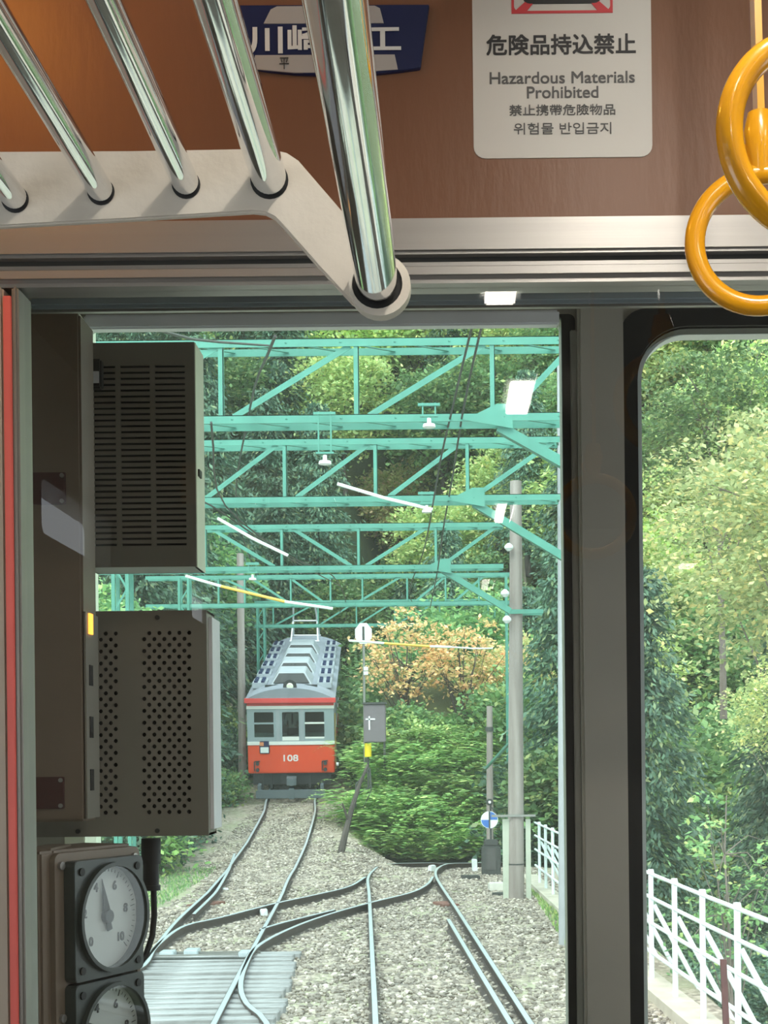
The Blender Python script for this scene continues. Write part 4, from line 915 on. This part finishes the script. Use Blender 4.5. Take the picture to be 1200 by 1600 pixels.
b = MB(); b.box(p.x-.09, p.x+.05, Yd+.12, Yd+.26, zc_+.32, zc_+.46); lh = b.build('lamp_housing', M_dark, t, bev=.02)
b = MB(); b.cyl((p.x-.02, Yd+.12, zc_+.39), (p.x-.02, Yd+.10, zc_+.39), .03, 12); b.build('lens', M_wh, lh)
b = MB(); b.tube([(p.x, Yd+.1, zc_+.3), (p.x+.15, Yd+.1, zc_+.1), (p.x+.3, Yd, zc_+.03)], .012, 8); b.build('handle', M_dark, t)
M_rocky = mat('pale_stone', (.62,.60,.55), .8, noise=7, amt=.12, bump=.2)
def block(u, v, w, h, d, m_, name, label, cat, rot=0, z=-.14, jag=.0):
    p = GP(u, v, z); b = MB(); b.box(-w/2, w/2, -d/2, d/2, 0, h); rr_ = random.Random(int(u*7+v))
    b.v = [Matrix.Rotation(rot, 3, 'Z') @ (x_ + Vector((rr_.uniform(-jag, jag), rr_.uniform(-jag, jag), rr_.uniform(-jag, jag)*.6))) + p for x_ in b.v]
    return tag(b.build(name, m_, bev=min(w, h, d)*.12), label, cat)
block(742, 1362, .14, .28, .12, M_white, 'marker_stone', 'white marker stone left of the point machine', 'stone', .3, jag=.03)
block(735, 1374, .36, .09, .3, M_dark, 'track_plate', 'dark plate on the gravel left of the point machine', 'plate', .2)
block(776, 1392, .30, .16, .3, M_rocky, 'concrete_block', 'pale concrete block in front of the point machine', 'block', .1)
block(790, 1400, .5, .06, .2, M_dark, 'iron_bar', 'dark iron bar at the foot of the wooden pole', 'bar', -.7)
block(675, 1362, .16, .15, .16, M_white, 'marker_stone', 'white stone at the tip of the points beside the right rail', 'stone', .5, jag=.03)
M_rustp = mat('rusty_plate', (.20,.09,.07), .8, noise=8, amt=.25)
block(697, 1415, .30, .05, .62, M_rustp, 'rusty_plate', 'rust brown plate beside the right rail', 'plate', .3)
block(322, 1415, .36, .05, .75, M_rustp, 'rusty_plate', 'rust brown plate beside the outer left rail', 'plate', -.35)
block(528, 1352, .26, .10, .5, M_rocky, 'stone_slab', 'small pale stone slab left of the ferns', 'stone', .6, jag=.03)
block(548, 1348, .2, .12, .3, M_rocky, 'stone_slab', 'second pale stone slab beside the ferns', 'stone', -.3, jag=.03)
block(310, 1335, .9, .14, 1.3, M_rocky, 'concrete_slab', 'broken pale concrete slab on the left verge under the perforated box', 'slab', .8, jag=.06)
block(268, 1330, .6, .28, .8, M_conc, 'concrete_slab', 'grey concrete trough piece left of the broken slab', 'slab', -.2, jag=.04)
block(352, 1395, .10, .10, .10, M_white, 'marker_stone', 'small white stone beside the rusty plate on the left', 'stone', .2, jag=.02)
block(412, 1431, .12, .12, .16, M_white, 'marker_stone', 'white marker stone by the crossing of the turnout rails', 'stone', .2, jag=.02)
# point rods
t = thing('point_rods', 'pale steel point rods lying across the left turnout', 'rods', GP(300, 1492, -.05))
for k, (dy, r_) in enumerate(((0, .022), (.32, .018), (.62, .015))):
    a = GP(232, 1500, -.05); c = GP(392, 1503, -.05); b = MB(); b.beam((a.x, a.y+dy, -.05), (c.x, a.y+dy, -.05), r_*2, r_*2); b.build('rod', M_aluD if k else M_dark, t)
for u, v in ((262, 1492), (300, 1489), (385, 1492)):
    p = GP(u, v, -.05); b = MB(); b.box(p.x-.09, p.x+.09, p.y-.1, p.y+.14, -.1, .0); b.build('slide_plate', M_steel, t, bev=.01)
# white left post beside the railcar
p = GP(341, 1262, .5); p = Vector(PX(341, 1262, 33)); b = MB(); b.tube([p, p+Vector((0,0,.72))], .05, 12); tag(b.build('marker_post', M_white), 'short white marker post left of the red railcar', 'post')
# octagonal sign, box, yellow marker
Ys = 39.0; p = PX(568, 990, Ys); gz = ground(-2.3, Ys)
t = thing('signal_sign', 'white octagonal sign with dark vertical bar on a tall pole', 'sign', (p.x, Ys, gz))
b = MB(); b.tube([(p.x, Ys, gz-.1), (p.x, Ys, p.z+.25)], .035, 10); b.build('pole', M_aluD, t)
b = MB().plate([[(p.x+.25*math.cos(PI/8+k*PI/4), p.z+.31*math.sin(PI/8+k*PI/4)) for k in range(8)]], Ys-.06, Ys-.045); sg = b.build('board', M_wh, t)
b = MB(); b.box(p.x-.03, p.x+.03, Ys-.066, Ys-.06, p.z-.19, p.z+.19); b.build('dark_bar', M_dark, sg)
for v in (1045, 1052): q = PX(572, v, Ys); b = MB(); b.box(q.x-.06, q.x+.06, Ys-.08, Ys-.03, q.z-.05, q.z+.05); b.build('pole_clamp', M_wh, t)
q = PX(585, 1160, 38.6); gz2 = ground(q.x, 38.6)
t = thing('relay_cabinet', 'purple-grey relay cabinet on the bank beside the railcar', 'cabinet', (q.x, 38.6, q.z))
M_rel = mat('relay_cabinet_paint', (.17,.14,.16), .55, noise=6, amt=.1)
b = MB(); a_, c_ = PX(569, 1160, 38.6), PX(602, 1100, 38.6); b.box(a_.x, c_.x, 38.6, 38.95, a_.z, c_.z); b.build('body', M_rel, t, bev=.02)
b = MB(); b.box(a_.x-.03, c_.x+.03, 38.55, 39.0, c_.z, c_.z+.05); b.build('lid', M_dark, t)
for xx_ in (a_.x+.04, c_.x-.04): b = MB(); b.box(xx_-.03, xx_+.03, 38.7, 38.8, gz2-.6, a_.z); b.build('leg', M_dark, t)
b = MB(); m1 = PX(577, 1126, 38.58); b.box(m1.x-.02, m1.x+.02, 38.58, 38.6, m1.z-.25, m1.z+.12); b.box(m1.x-.1, m1.x+.16, 38.58, 38.6, m1.z+.02, m1.z+.06); b.build('latch_bar', M_lgrey, t)
M_yel2 = mat('marker_yellow', (.85,.62,.02), .45, noise=6, amt=.05)
q = PX(575, 1172, 37.8); b = MB(); b.tube([(q.x, 37.8, q.z-.18), (q.x, 37.8, q.z+.18)], .095, 14)
t = thing('yellow_marker', 'yellow cylinder marker on a post below the relay cabinet', 'marker', (q.x, 37.8, q.z-1.2)); b.build('cylinder', M_yel2, t, smooth=True)
b = MB(); b.tube([(q.x, 37.8, q.z-1.2), (q.x, 37.8, q.z-.18)], .03, 8); b.build('post', M_dark, t)
# small steps / railing at the bank edge and a bent dark shrub stem
b = MB(); M_rl = M_dark
for a_, c_ in (((556, 1262), (556, 1225)), ((556, 1225), (578, 1200)), ((578, 1200), (580, 1235)), ((580, 1235), (568, 1262)), ((560, 1240), (580, 1228))): b.beam(PX(*a_, 36.6), PX(*c_, 36.6), .04, .03)
tag(b.build('handrail', M_rl), 'small dark handrail at the edge of the bank', 'handrail')
b = MB(); b.tube([PX(530, 1345, 33.2), PX(540, 1300, 33.3), PX(550, 1262, 33.5), PX(562, 1225, 33.7), PX(575, 1195, 33.9)], [.09, .075, .06, .045, .03], 8); b.tube([PX(545, 1285, 33.4), PX(535, 1255, 33.2)], [.04, .02], 6); tag(b.build('bare_stem', M_barkd, smooth=True), 'dark bent bare stem at the left edge of the ferns', 'stem')
# grey retaining slope right of the railcar
# (part of the track bed)

# ------------------------------------------------------------------ white fence
M_fence = mat('fence_white_paint', (.72,.80,.80), .5, noise=7, amt=.08)
def fx(y): return lerp_tab([(9, 2.56), (10.7, 2.46), (12.7, 2.34), (15.5, 2.20), (21.7, 1.98), (26.7, 1.80), (30, 1.70)], y)
t = thing('white_fence', 'long white pipe fence with four rails and slanted stays along the right of the track', 'fence', (fx(16), 16, -.1))
for hh in (1.12, .86, .58, .26):
    b = MB(); b.tube([(fx(y), y, hh) for y in [9+.75*k for k in range(27)]], .021, 8); b.build('rail_bar', M_fence, t, smooth=True)
y = 9.3; k = 0
while y < 28.6:
    b = MB(); b.tube([(fx(y), y, -.15), (fx(y), y, 1.14)], .028, 8); b.tube([(fx(y), y, 1.12), (fx(y), y, 1.17)], [.04, .03], 8); po = b.build('post', M_fence, t, smooth=True)
    b = MB(); b.tube([(fx(y)+.03, y, .78), (fx(y)+.62, y, -.35)], .026, 8); b.build('stay', M_fence, po, smooth=True)
    y += 1.22; k += 1
b = MB(); path = [Vector((fx(y)-.03, y, 0)) for y in [8+.8*k for k in range(28)]]; sweep(b, path, [(-.16, -.45), (.16, -.45), (.16, -.02), (-.16, -.02)]); tag(b.build('kerb', mat('kerb_concrete', (.50,.45,.37), .85, noise=4, amt=.18, bump=.2)), 'pale brown concrete kerb under the white fence', 'kerb')
for u0, u1, lab in ((786, 797, 'white flat post just left of the wooden pole'), (822, 829, 'white flat post just right of the wooden pole')):
    a_, c_ = PX(u0, 1370, 25.6), PX(u1, 1280, 25.6); b = MB(); b.box(a_.x, c_.x, 25.6, 25.66, -.15, c_.z); tag(b.build('flat_post', mat('flat_post_paint', (.46,.48,.40), .6, noise=4, amt=.08), bev=.004), lab, 'post')
p = PX(1137, 1600, 11.0); tp = PX(1130, 1499, 11.0); b = MB(); b.beam((p.x, 11, -.1), (tp.x, 11, tp.z), .045, .045); tag(b.build('rusty_post', mat('rust_dark', (.09,.03,.03), .7, noise=9, amt=.2)), 'dark rust-red post in front of the white fence at the lower right', 'post')
# ------------------------------------------------------------------ the railcar
pitch = math.atan((4.15-1.35)/14.0); yaw = math.atan2(.85, 14.0)
CY = 42.0
T = thing('railcar', 'red and grey railcar numbered 108 coming down the left track', 'train', (-4.66, CY, 1.27), (0, 0, 0))
T.rotation_euler = (Matrix.Rotation(yaw, 3, 'Z') @ Matrix.Rotation(pitch, 3, 'X')).to_euler()
K = .965   # car built on rail level z=0, front at y=0
C_red = mat('car_red', (.82,.075,.018), .4, noise=2, amt=.05)
C_band = mat('car_pink_red', (.70,.07,.07), .4, noise=2, amt=.05)
C_grey = mat('car_blue_grey', (.30,.36,.39), .45, noise=2, amt=.06)
C_white = mat('car_white', (.82,.82,.80), .4, noise=2, amt=.03)
C_roof = mat('car_roof_grey', (.24,.26,.31), .6, noise=2, amt=.12)
C_roofl = mat('car_hatch_grey', (.36,.39,.43), .55, noise=2, amt=.1)
C_dark = mat('car_underframe', (.035,.037,.04), .7, noise=4, amt=.2)
C_plow = mat('car_plow_grey', (.13,.16,.18), .6, noise=4, amt=.1)
C_glass = mat('car_window_glass', (.025,.035,.035), .08, noise=2, amt=.2)
LEN, HW = 14.2, 1.275
def TL(mb, nm, m_, bev=0.0, parent=None, smooth=False, label=None):
    par = parent or T
    if parent is not None and parent is not T: return mb.build(nm, m_, parent, local=True, bev=bev, smooth=smooth, label=label)
    return mb.build(nm, m_, T, local=True, bev=bev, smooth=smooth, label=label)
b = MB(); b.box(-HW, HW, 0, .07, .82, 1.68); f_ = TL(b, 'front_panel', C_red, .03)
b = MB(); b.box(-HW-.01, HW+.01, -.02, LEN, 1.68, 1.78); TL(b, 'white_line', C_white)
# window band with three openings
wins = ((-1.07, -.50), (-.25, .24), (.42, .99)); z0, z1 = 1.86, 2.66
MB().plate([[(-HW, 1.78), (HW, 1.78), (HW, 2.76), (-HW, 2.76)]] + [rrect(a, c, z0, z1, .03, 3) for a, c in wins], 0, .07)
b = MB().plate([[(-HW, 1.78), (HW, 1.78), (HW, 2.76), (-HW, 2.76)]] + [rrect(a, c, z0, z1, .03, 3) for a, c in wins], 0, .07); TL(b, 'window_band', C_grey)
G_car = glass('railcar_glass', (.55,.62,.60), refl=1.0)
for i, (a, c) in enumerate(wins):
    b = MB(); b.box(a-.01, c+.01, .03, .036, z0-.01, z1+.01); wn = TL(b, 'front_window', G_car)
    if i != 1:
        b = MB(); b.box(a, c, .0, .03, 2.30, 2.35); b.box(a, c, 0, .03, z0, z0+.05); TL(b, 'window_bar', C_grey if i == 0 else C_white, parent=wn)
    else:
        b = MB(); b.box(a, c, -.01, .03, z0-.05, z0+.06); TL(b, 'window_sill', C_white, parent=wn)
for x_ in (-.375, .33):
    b = MB(); b.box(x_-.05, x_+.05, -.015, 0, 1.79, 2.74); TL(b, 'door_pillar', C_roofl)
b = MB(); b.box(-HW-.01, HW+.01, -.02, LEN, 2.76, 2.85); TL(b, 'white_line', C_white)
b = MB(); b.box(-HW, HW, 0, LEN, 2.85, 3.04); TL(b, 'upper_band', C_band)
# sides, floor, back
for s_ in (-1, 1):
    x0, x1 = (HW-.06, HW) if s_ > 0 else (-HW, -HW+.06)
    b = MB(); b.box(x0, x1, .07, LEN, .82, 1.68); TL(b, 'side_panel', C_red)
    Mz = Matrix.Translation((x0, 0, 0)) @ Matrix.Rotation(PI/2, 4, 'Z')
    lp = [[(.07, 1.78), (LEN, 1.78), (LEN, 2.76), (.07, 2.76)]]
    ws = [(.55+1.32*k, 1.45+1.32*k) for k in range(10)]
    for a, c in ws: lp.append(rrect(a, c, 1.9, 2.62, .05, 3))
    b = MB().plate(lp, -(x1-x0), 0, Mz); TL(b, 'side_window_band', C_grey)
    b = MB(); b.box((x0+x1)/2-.004, (x0+x1)/2+.004, .07, LEN, 1.88, 2.64); TL(b, 'side_glazing', G_car)
b = MB(); b.box(-HW+.05, HW-.05, .07, LEN, .85, 1.0); TL(b, 'car_floor', C_dark)
b = MB(); b.box(-HW, HW, LEN-.06, LEN, .82, 3.04); TL(b, 'rear_panel', C_grey)
b = MB(); b.box(-HW+.06, HW-.06, 1.5, 1.56, 1.0, 3.0); TL(b, 'cab_bulkhead', mat('car_bulkhead', (.10,.07,.05), .6, noise=3, amt=.1))
# roof
b = MB(); n = 14; pr = [(-HW-.05 + (2*HW+.1)*k/n, 3.04 + .34*(1-abs(2*k/n-1)**2.4)) for k in range(n+1)]
b.prism([(x_, -.10, z_) for x_, z_ in [(-HW-.05, 2.98)] + pr + [(HW+.05, 2.98)]], (0, LEN+.2, 0)); TL(b, 'roof', C_roof)
b = MB(); b.box(-HW-.06, HW+.06, -.13, -.05, 2.95, 3.09); TL(b, 'eave', C_band, .01)
# clerestory hatches with dark grilles
for k, y0 in enumerate((.95, 3.4, 5.9, 8.4)):
    w0, w1 = .62, .40
    b = MB(); b.add([(-w0, y0, 3.32), (w0, y0, 3.32), (w0, y0+1.9, 3.32), (-w0, y0+1.9, 3.32), (-w1, y0+.28, 3.68), (w1, y0+.28, 3.68), (w1, y0+1.7, 3.68), (-w1, y0+1.7, 3.68)], [(0,3,2,1), (4,5,6,7), (0,1,5,4), (1,2,6,5), (2,3,7,6), (3,0,4,7)]); h_ = TL(b, 'roof_hatch', C_roofl, .02)
    b = MB(); b.add([(-w0+.08, y0+.02, 3.38), (w0-.08, y0+.02, 3.38), (w1-.03, y0+.22, 3.64), (-w1+.03, y0+.22, 3.64), (-w0+.08, y0-.02, 3.40), (w0-.08, y0-.02, 3.40), (w1-.03, y0+.18, 3.66), (-w1+.03, y0+.18, 3.66)], [(0,1,2,3), (4,7,6,5), (0,4,5,1), (1,5,6,2), (2,6,7,3), (3,7,4,0)]); TL(b, 'grille', C_dark, parent=h_)
for s_ in (-1, 1):
    for k in range(6):
        y0 = 1.2 + k*2.0; xc = s_*.98
        b = MB(); b.box(xc-.22, xc+.22, y0, y0+1.1, 3.18, 3.36); r_ = TL(b, 'roof_box', C_roofl, .02)
        b = MB()
        for dy in (.1, .45, .8): b.box(xc-.16, xc-.05, y0+dy-.05, y0+dy+.12, 3.36, 3.42); b.box(xc+.05, xc+.16, y0+dy-.05, y0+dy+.12, 3.36, 3.42)
        TL(b, 'terminal', M_navy, parent=r_)
b = MB(); b.box(-.78, .78, .75, .83, 3.30, 3.36); TL(b, 'roof_rail', C_dark)
# head lamp
b = MB(); b.tube([(0, .28, 3.42), (0, .02, 3.42)], [.17, .20], 20); b.box(-.14, .14, .05, .3, 3.16, 3.3); hl = TL(b, 'head_lamp', C_dark, smooth=True)
b = MB(); b.tube([(0, .02, 3.42), (0, -.005, 3.42)], [.10, .07], 20); TL(b, 'lens', mat('lens_pale', (.75,.75,.62), .15, noise=3, amt=.1), parent=hl, smooth=True)
# pantograph
b = MB()
for s_ in (-.5, .5):
    for a, c in (((s_, 11.2, 3.5), (s_*.9, 12.2, 4.15)), ((s_*.9, 12.2, 4.15), (s_*.8, 11.5, 4.8)), ((s_, 13.2, 3.5), (s_*.9, 12.4, 4.15)), ((s_*.9, 12.4, 4.15), (s_*.8, 11.7, 4.8))): b.tube([a, c], .03, 6)
for a, c in (((-.8, 11.6, 4.85), (.8, 11.6, 4.85)), ((-.7, 11.85, 4.83), (.7, 11.85, 4.83)), ((-.45, 12.3, 4.15), (.45, 12.3, 4.15)), ((-.55, 11.2, 3.5), (.55, 11.2, 3.5)), ((-.55, 13.2, 3.5), (.55, 13.2, 3.5))): b.tube([a, c], .03, 6)
TL(b, 'pantograph', M_lgrey)
# front details
b = MB(); b.box(-.93, -.63, -.035, 0, 1.42, 1.80); em = TL(b, 'head_board', M_navy, .02)
b = MB(); b.box(-.90, -.66, -.04, -.033, 1.45, 1.62); TL(b, 'board_picture', M_white, parent=em)
b = MB(); b.box(-.92, -.80, -.04, -.033, 1.66, 1.77); TL(b, 'board_corner', mat('board_orange', (.75,.28,.12), .5, noise=3, amt=.05), parent=em)
MW = wm(T)
tt = text('car_number', '108', MW @ Matrix.Translation((-.04, -.006, 1.27)) @ FACE, .27, mat('number_silver', (.85,.80,.82), .35, noise=3, amt=.03), T, depth=.01, bold=.004, sx=1.25)
for s_ in (-1, 1):
    b = MB(); b.tube([(s_*1.0, -.06, 1.12), (s_*1.0, -.0, 1.12)], .055, 12); b.tube([(s_*1.0, -.06, .93), (s_*1.0, 0, .93)], .055, 12); b.beam((s_*1.0-.09, -.03, .9), (s_*1.0-.09, -.03, 1.18), .03, .03); b.beam((s_*1.0-.09, -.03, 1.18), (s_*1.0+.08, -.03, 1.2), .03, .03); TL(b, 'tail_lamp', C_dark, smooth=True)
b = MB(); b.box(-1.15, 1.15, .15, .3, .45, .82); b.box(-.95, -.85, .1, .3, .3, .8); b.box(.85, .95, .1, .3, .3, .8); b.box(-.65, -.58, .05, .2, .35, .8); b.box(.5, .57, .05, .2, .35, .8); b.box(-1.15, 1.15, .3, LEN-.2, .5, .8); TL(b, 'underframe', C_dark)
b = MB(); b.box(-.14, .14, -.25, .1, .50, .72); b.tube([(0, -.33, .61), (0, -.2, .61)], .11, 14); TL(b, 'coupler', C_plow)
b = MB(); b.prism([(-1.05, -.30, .12), (1.0, -.30, .12), (1.0, -.30, .38), (-1.05, -.30, .38)], (0, .05, 0)); b.box(-.08, .08, -.34, .0, .10, .42); b.box(-1.0, -.9, -.25, .3, .3, .5); b.box(.85, .95, -.25, .3, .3, .5); TL(b, 'snow_plow', C_plow, .01)
for y0 in (1.6, 3.6, 9.8, 11.8):
    b = MB(); b.tube([(-.78, y0, .43), (-.64, y0, .43)], .43, 24); b.tube([(.64, y0, .43), (.78, y0, .43)], .43, 24); b.tube([(-.7, y0, .43), (.7, y0, .43)], .06, 8); TL(b, 'wheelset', C_dark, smooth=True)
b = MB(); b.tube([(HW+.03, .12, .9), (HW+.03, .12, 2.6)], .022, 8); TL(b, 'grab_rail', mat('brass', (.7,.5,.2), .35, .6, noise=4, amt=.05))
b = MB(); b.tube([(HW+.05, .15, 1.05), (HW+.12, .15, 1.05)], .06, 10); TL(b, 'side_lamp', M_wh)
# driver, standing in the cab behind the middle window: a continuous skinned body
def person(origin, Mrot):
    vs = {'pelvis': ((0,0,.95), .14), 'waist': ((0,0,1.08), .125), 'chest': ((0,.0,1.30), .155), 'neckb': ((0,0,1.45), .07), 'neck': ((0,-.01,1.52), .052), 'head0': ((0,-.02,1.58), .075), 'head1': ((0,-.02,1.66), .09), 'head2': ((0,-.01,1.73), .07),
      'shL': ((-.17,0,1.40), .065), 'elL': ((-.23,-.03,1.13), .045), 'wrL': ((-.16,-.27,1.08), .03), 'haL': ((-.13,-.34,1.07), .03), 'shR': ((.17,0,1.40), .065), 'elR': ((.23,-.03,1.13), .045), 'wrR': ((.16,-.27,1.08), .03), 'haR': ((.13,-.34,1.07), .03),
      'hiL': ((-.09,0,.88), .095), 'knL': ((-.10,-.02,.50), .06), 'anL': ((-.10,0,.10), .042), 'toL': ((-.10,-.16,.04), .035), 'hiR': ((.09,0,.88), .095), 'knR': ((.10,-.02,.50), .06), 'anR': ((.10,0,.10), .042), 'toR': ((.10,-.16,.04), .035)}
    ed = [('pelvis','waist'),('waist','chest'),('chest','neckb'),('neckb','neck'),('neck','head0'),('head0','head1'),('head1','head2'),('chest','shL'),('shL','elL'),('elL','wrL'),('wrL','haL'),('chest','shR'),('shR','elR'),('elR','wrR'),('wrR','haR'),('pelvis','hiL'),('hiL','knL'),('knL','anL'),('anL','toL'),('pelvis','hiR'),('hiR','knR'),('knR','anR'),('anR','toR')]
    ks = list(vs); fing = []
    for s_, h_ in ((-1, 'haL'), (1, 'haR')):
        hb = Vector(vs[h_][0])
        for j in range(4):
            a = 'f%s%d' % (h_, j); vs[a] = ((hb.x+s_*(-.024+.016*j), hb.y-.05, hb.z-.01), .009); vs[a+'b'] = ((hb.x+s_*(-.024+.016*j), hb.y-.085+.004*abs(j-1), hb.z-.035), .008); ed += [(h_, a), (a, a+'b')]
        vs['t'+h_] = ((hb.x-s_*.045, hb.y-.02, hb.z-.005), .010); vs['t'+h_+'b'] = ((hb.x-s_*.055, hb.y-.05, hb.z-.02), .009); ed += [(h_, 't'+h_), ('t'+h_, 't'+h_+'b')]
    ks = list(vs); me = bpy.data.meshes.new('body'); me.from_pydata([vs[k][0] for k in ks], [(ks.index(a), ks.index(c)) for a, c in ed], [])
    o = bpy.data.objects.new('tmp', me); COL.objects.link(o); sk = o.modifiers.new('s', 'SKIN')
    for i, k in enumerate(ks): me.skin_vertices[0].data[i].radius = (vs[k][1], vs[k][1]*(.72 if k in ('chest', 'waist', 'pelvis') else 1)); 
    me.skin_vertices[0].data[0].use_root = True
    sb = o.modifiers.new('d', 'SUBSURF'); sb.levels = 2; sb.render_levels = 2
    bpy.context.view_layer.update(); m2 = bpy.data.meshes.new_from_object(o.evaluated_get(bpy.context.evaluated_depsgraph_get())); bpy.data.objects.remove(o)
    m2.materials.clear()
    for mt in (mat('uniform_shirt', (.70,.72,.74), .7, noise=9, amt=.05), mat('uniform_trousers', (.03,.035,.06), .7, noise=9, amt=.1), mat('skin', (.55,.33,.24), .55, noise=9, amt=.05)): m2.materials.append(mt)
    for p_ in m2.polygons:
        c = p_.center; p_.material_index = 2 if (c.z > 1.47 or c.y < -.29 and c.z > 1.0) else (1 if c.z < 1.0 else 0)
    m2.shade_smooth(); t = bpy.data.objects.new('person', m2); COL.objects.link(t); t.location = origin; t.rotation_euler = Mrot
    tag(t, 'driver in white shirt and dark cap standing behind the middle railcar window', 'person')
    b = MB(); b.tube([(0,-.01,1.70),(0,-.01,1.74),(0,-.01,1.79),(0,-.01,1.80)], [.098,.10,.125,.06], 18); b.prism([(-.08,-.09,1.705),(.08,-.09,1.705),(.05,-.155,1.69),(-.05,-.155,1.69)], (0,0,.008)); b.build('cap', mat('cap_navy', (.04,.05,.09), .6, noise=9, amt=.1), t, local=True, smooth=True)
    b = MB(); b.prism([(-.02,-.118,1.43),(.02,-.118,1.43),(.03,-.128,1.15),(0,-.130,1.10),(-.03,-.128,1.15)], (0,-.008,0)); b.build('tie', mat('tie_dark', (.03,.03,.05), .6, noise=9, amt=.1), t, local=True)
    b = MB(); b.tube([(0,-.095,1.66),(0,-.12,1.645)], [.012,.016], 8); [b.tube([(s_*.085,-.01,1.66),(s_*.105,0,1.66)], [.03,.02], 8) for s_ in (-1,1)]; b.build('nose_and_ears', mat('skin', (.55,.33,.24)), t, local=True, smooth=True)
    b = MB(); [b.tube([(s_*.034,-.098,1.675),(s_*.034,-.106,1.675)], .011, 8) for s_ in (-1,1)]; b.beam((-.028,-.10,1.615),(.028,-.10,1.615),.012,.008); b.build('eyes_and_mouth', mat('face_dark', (.05,.02,.02), .5, noise=9, amt=.1), t, local=True)
person(MW @ Vector((0, .95, 1.0)), (0, 0, yaw))

index_kids()
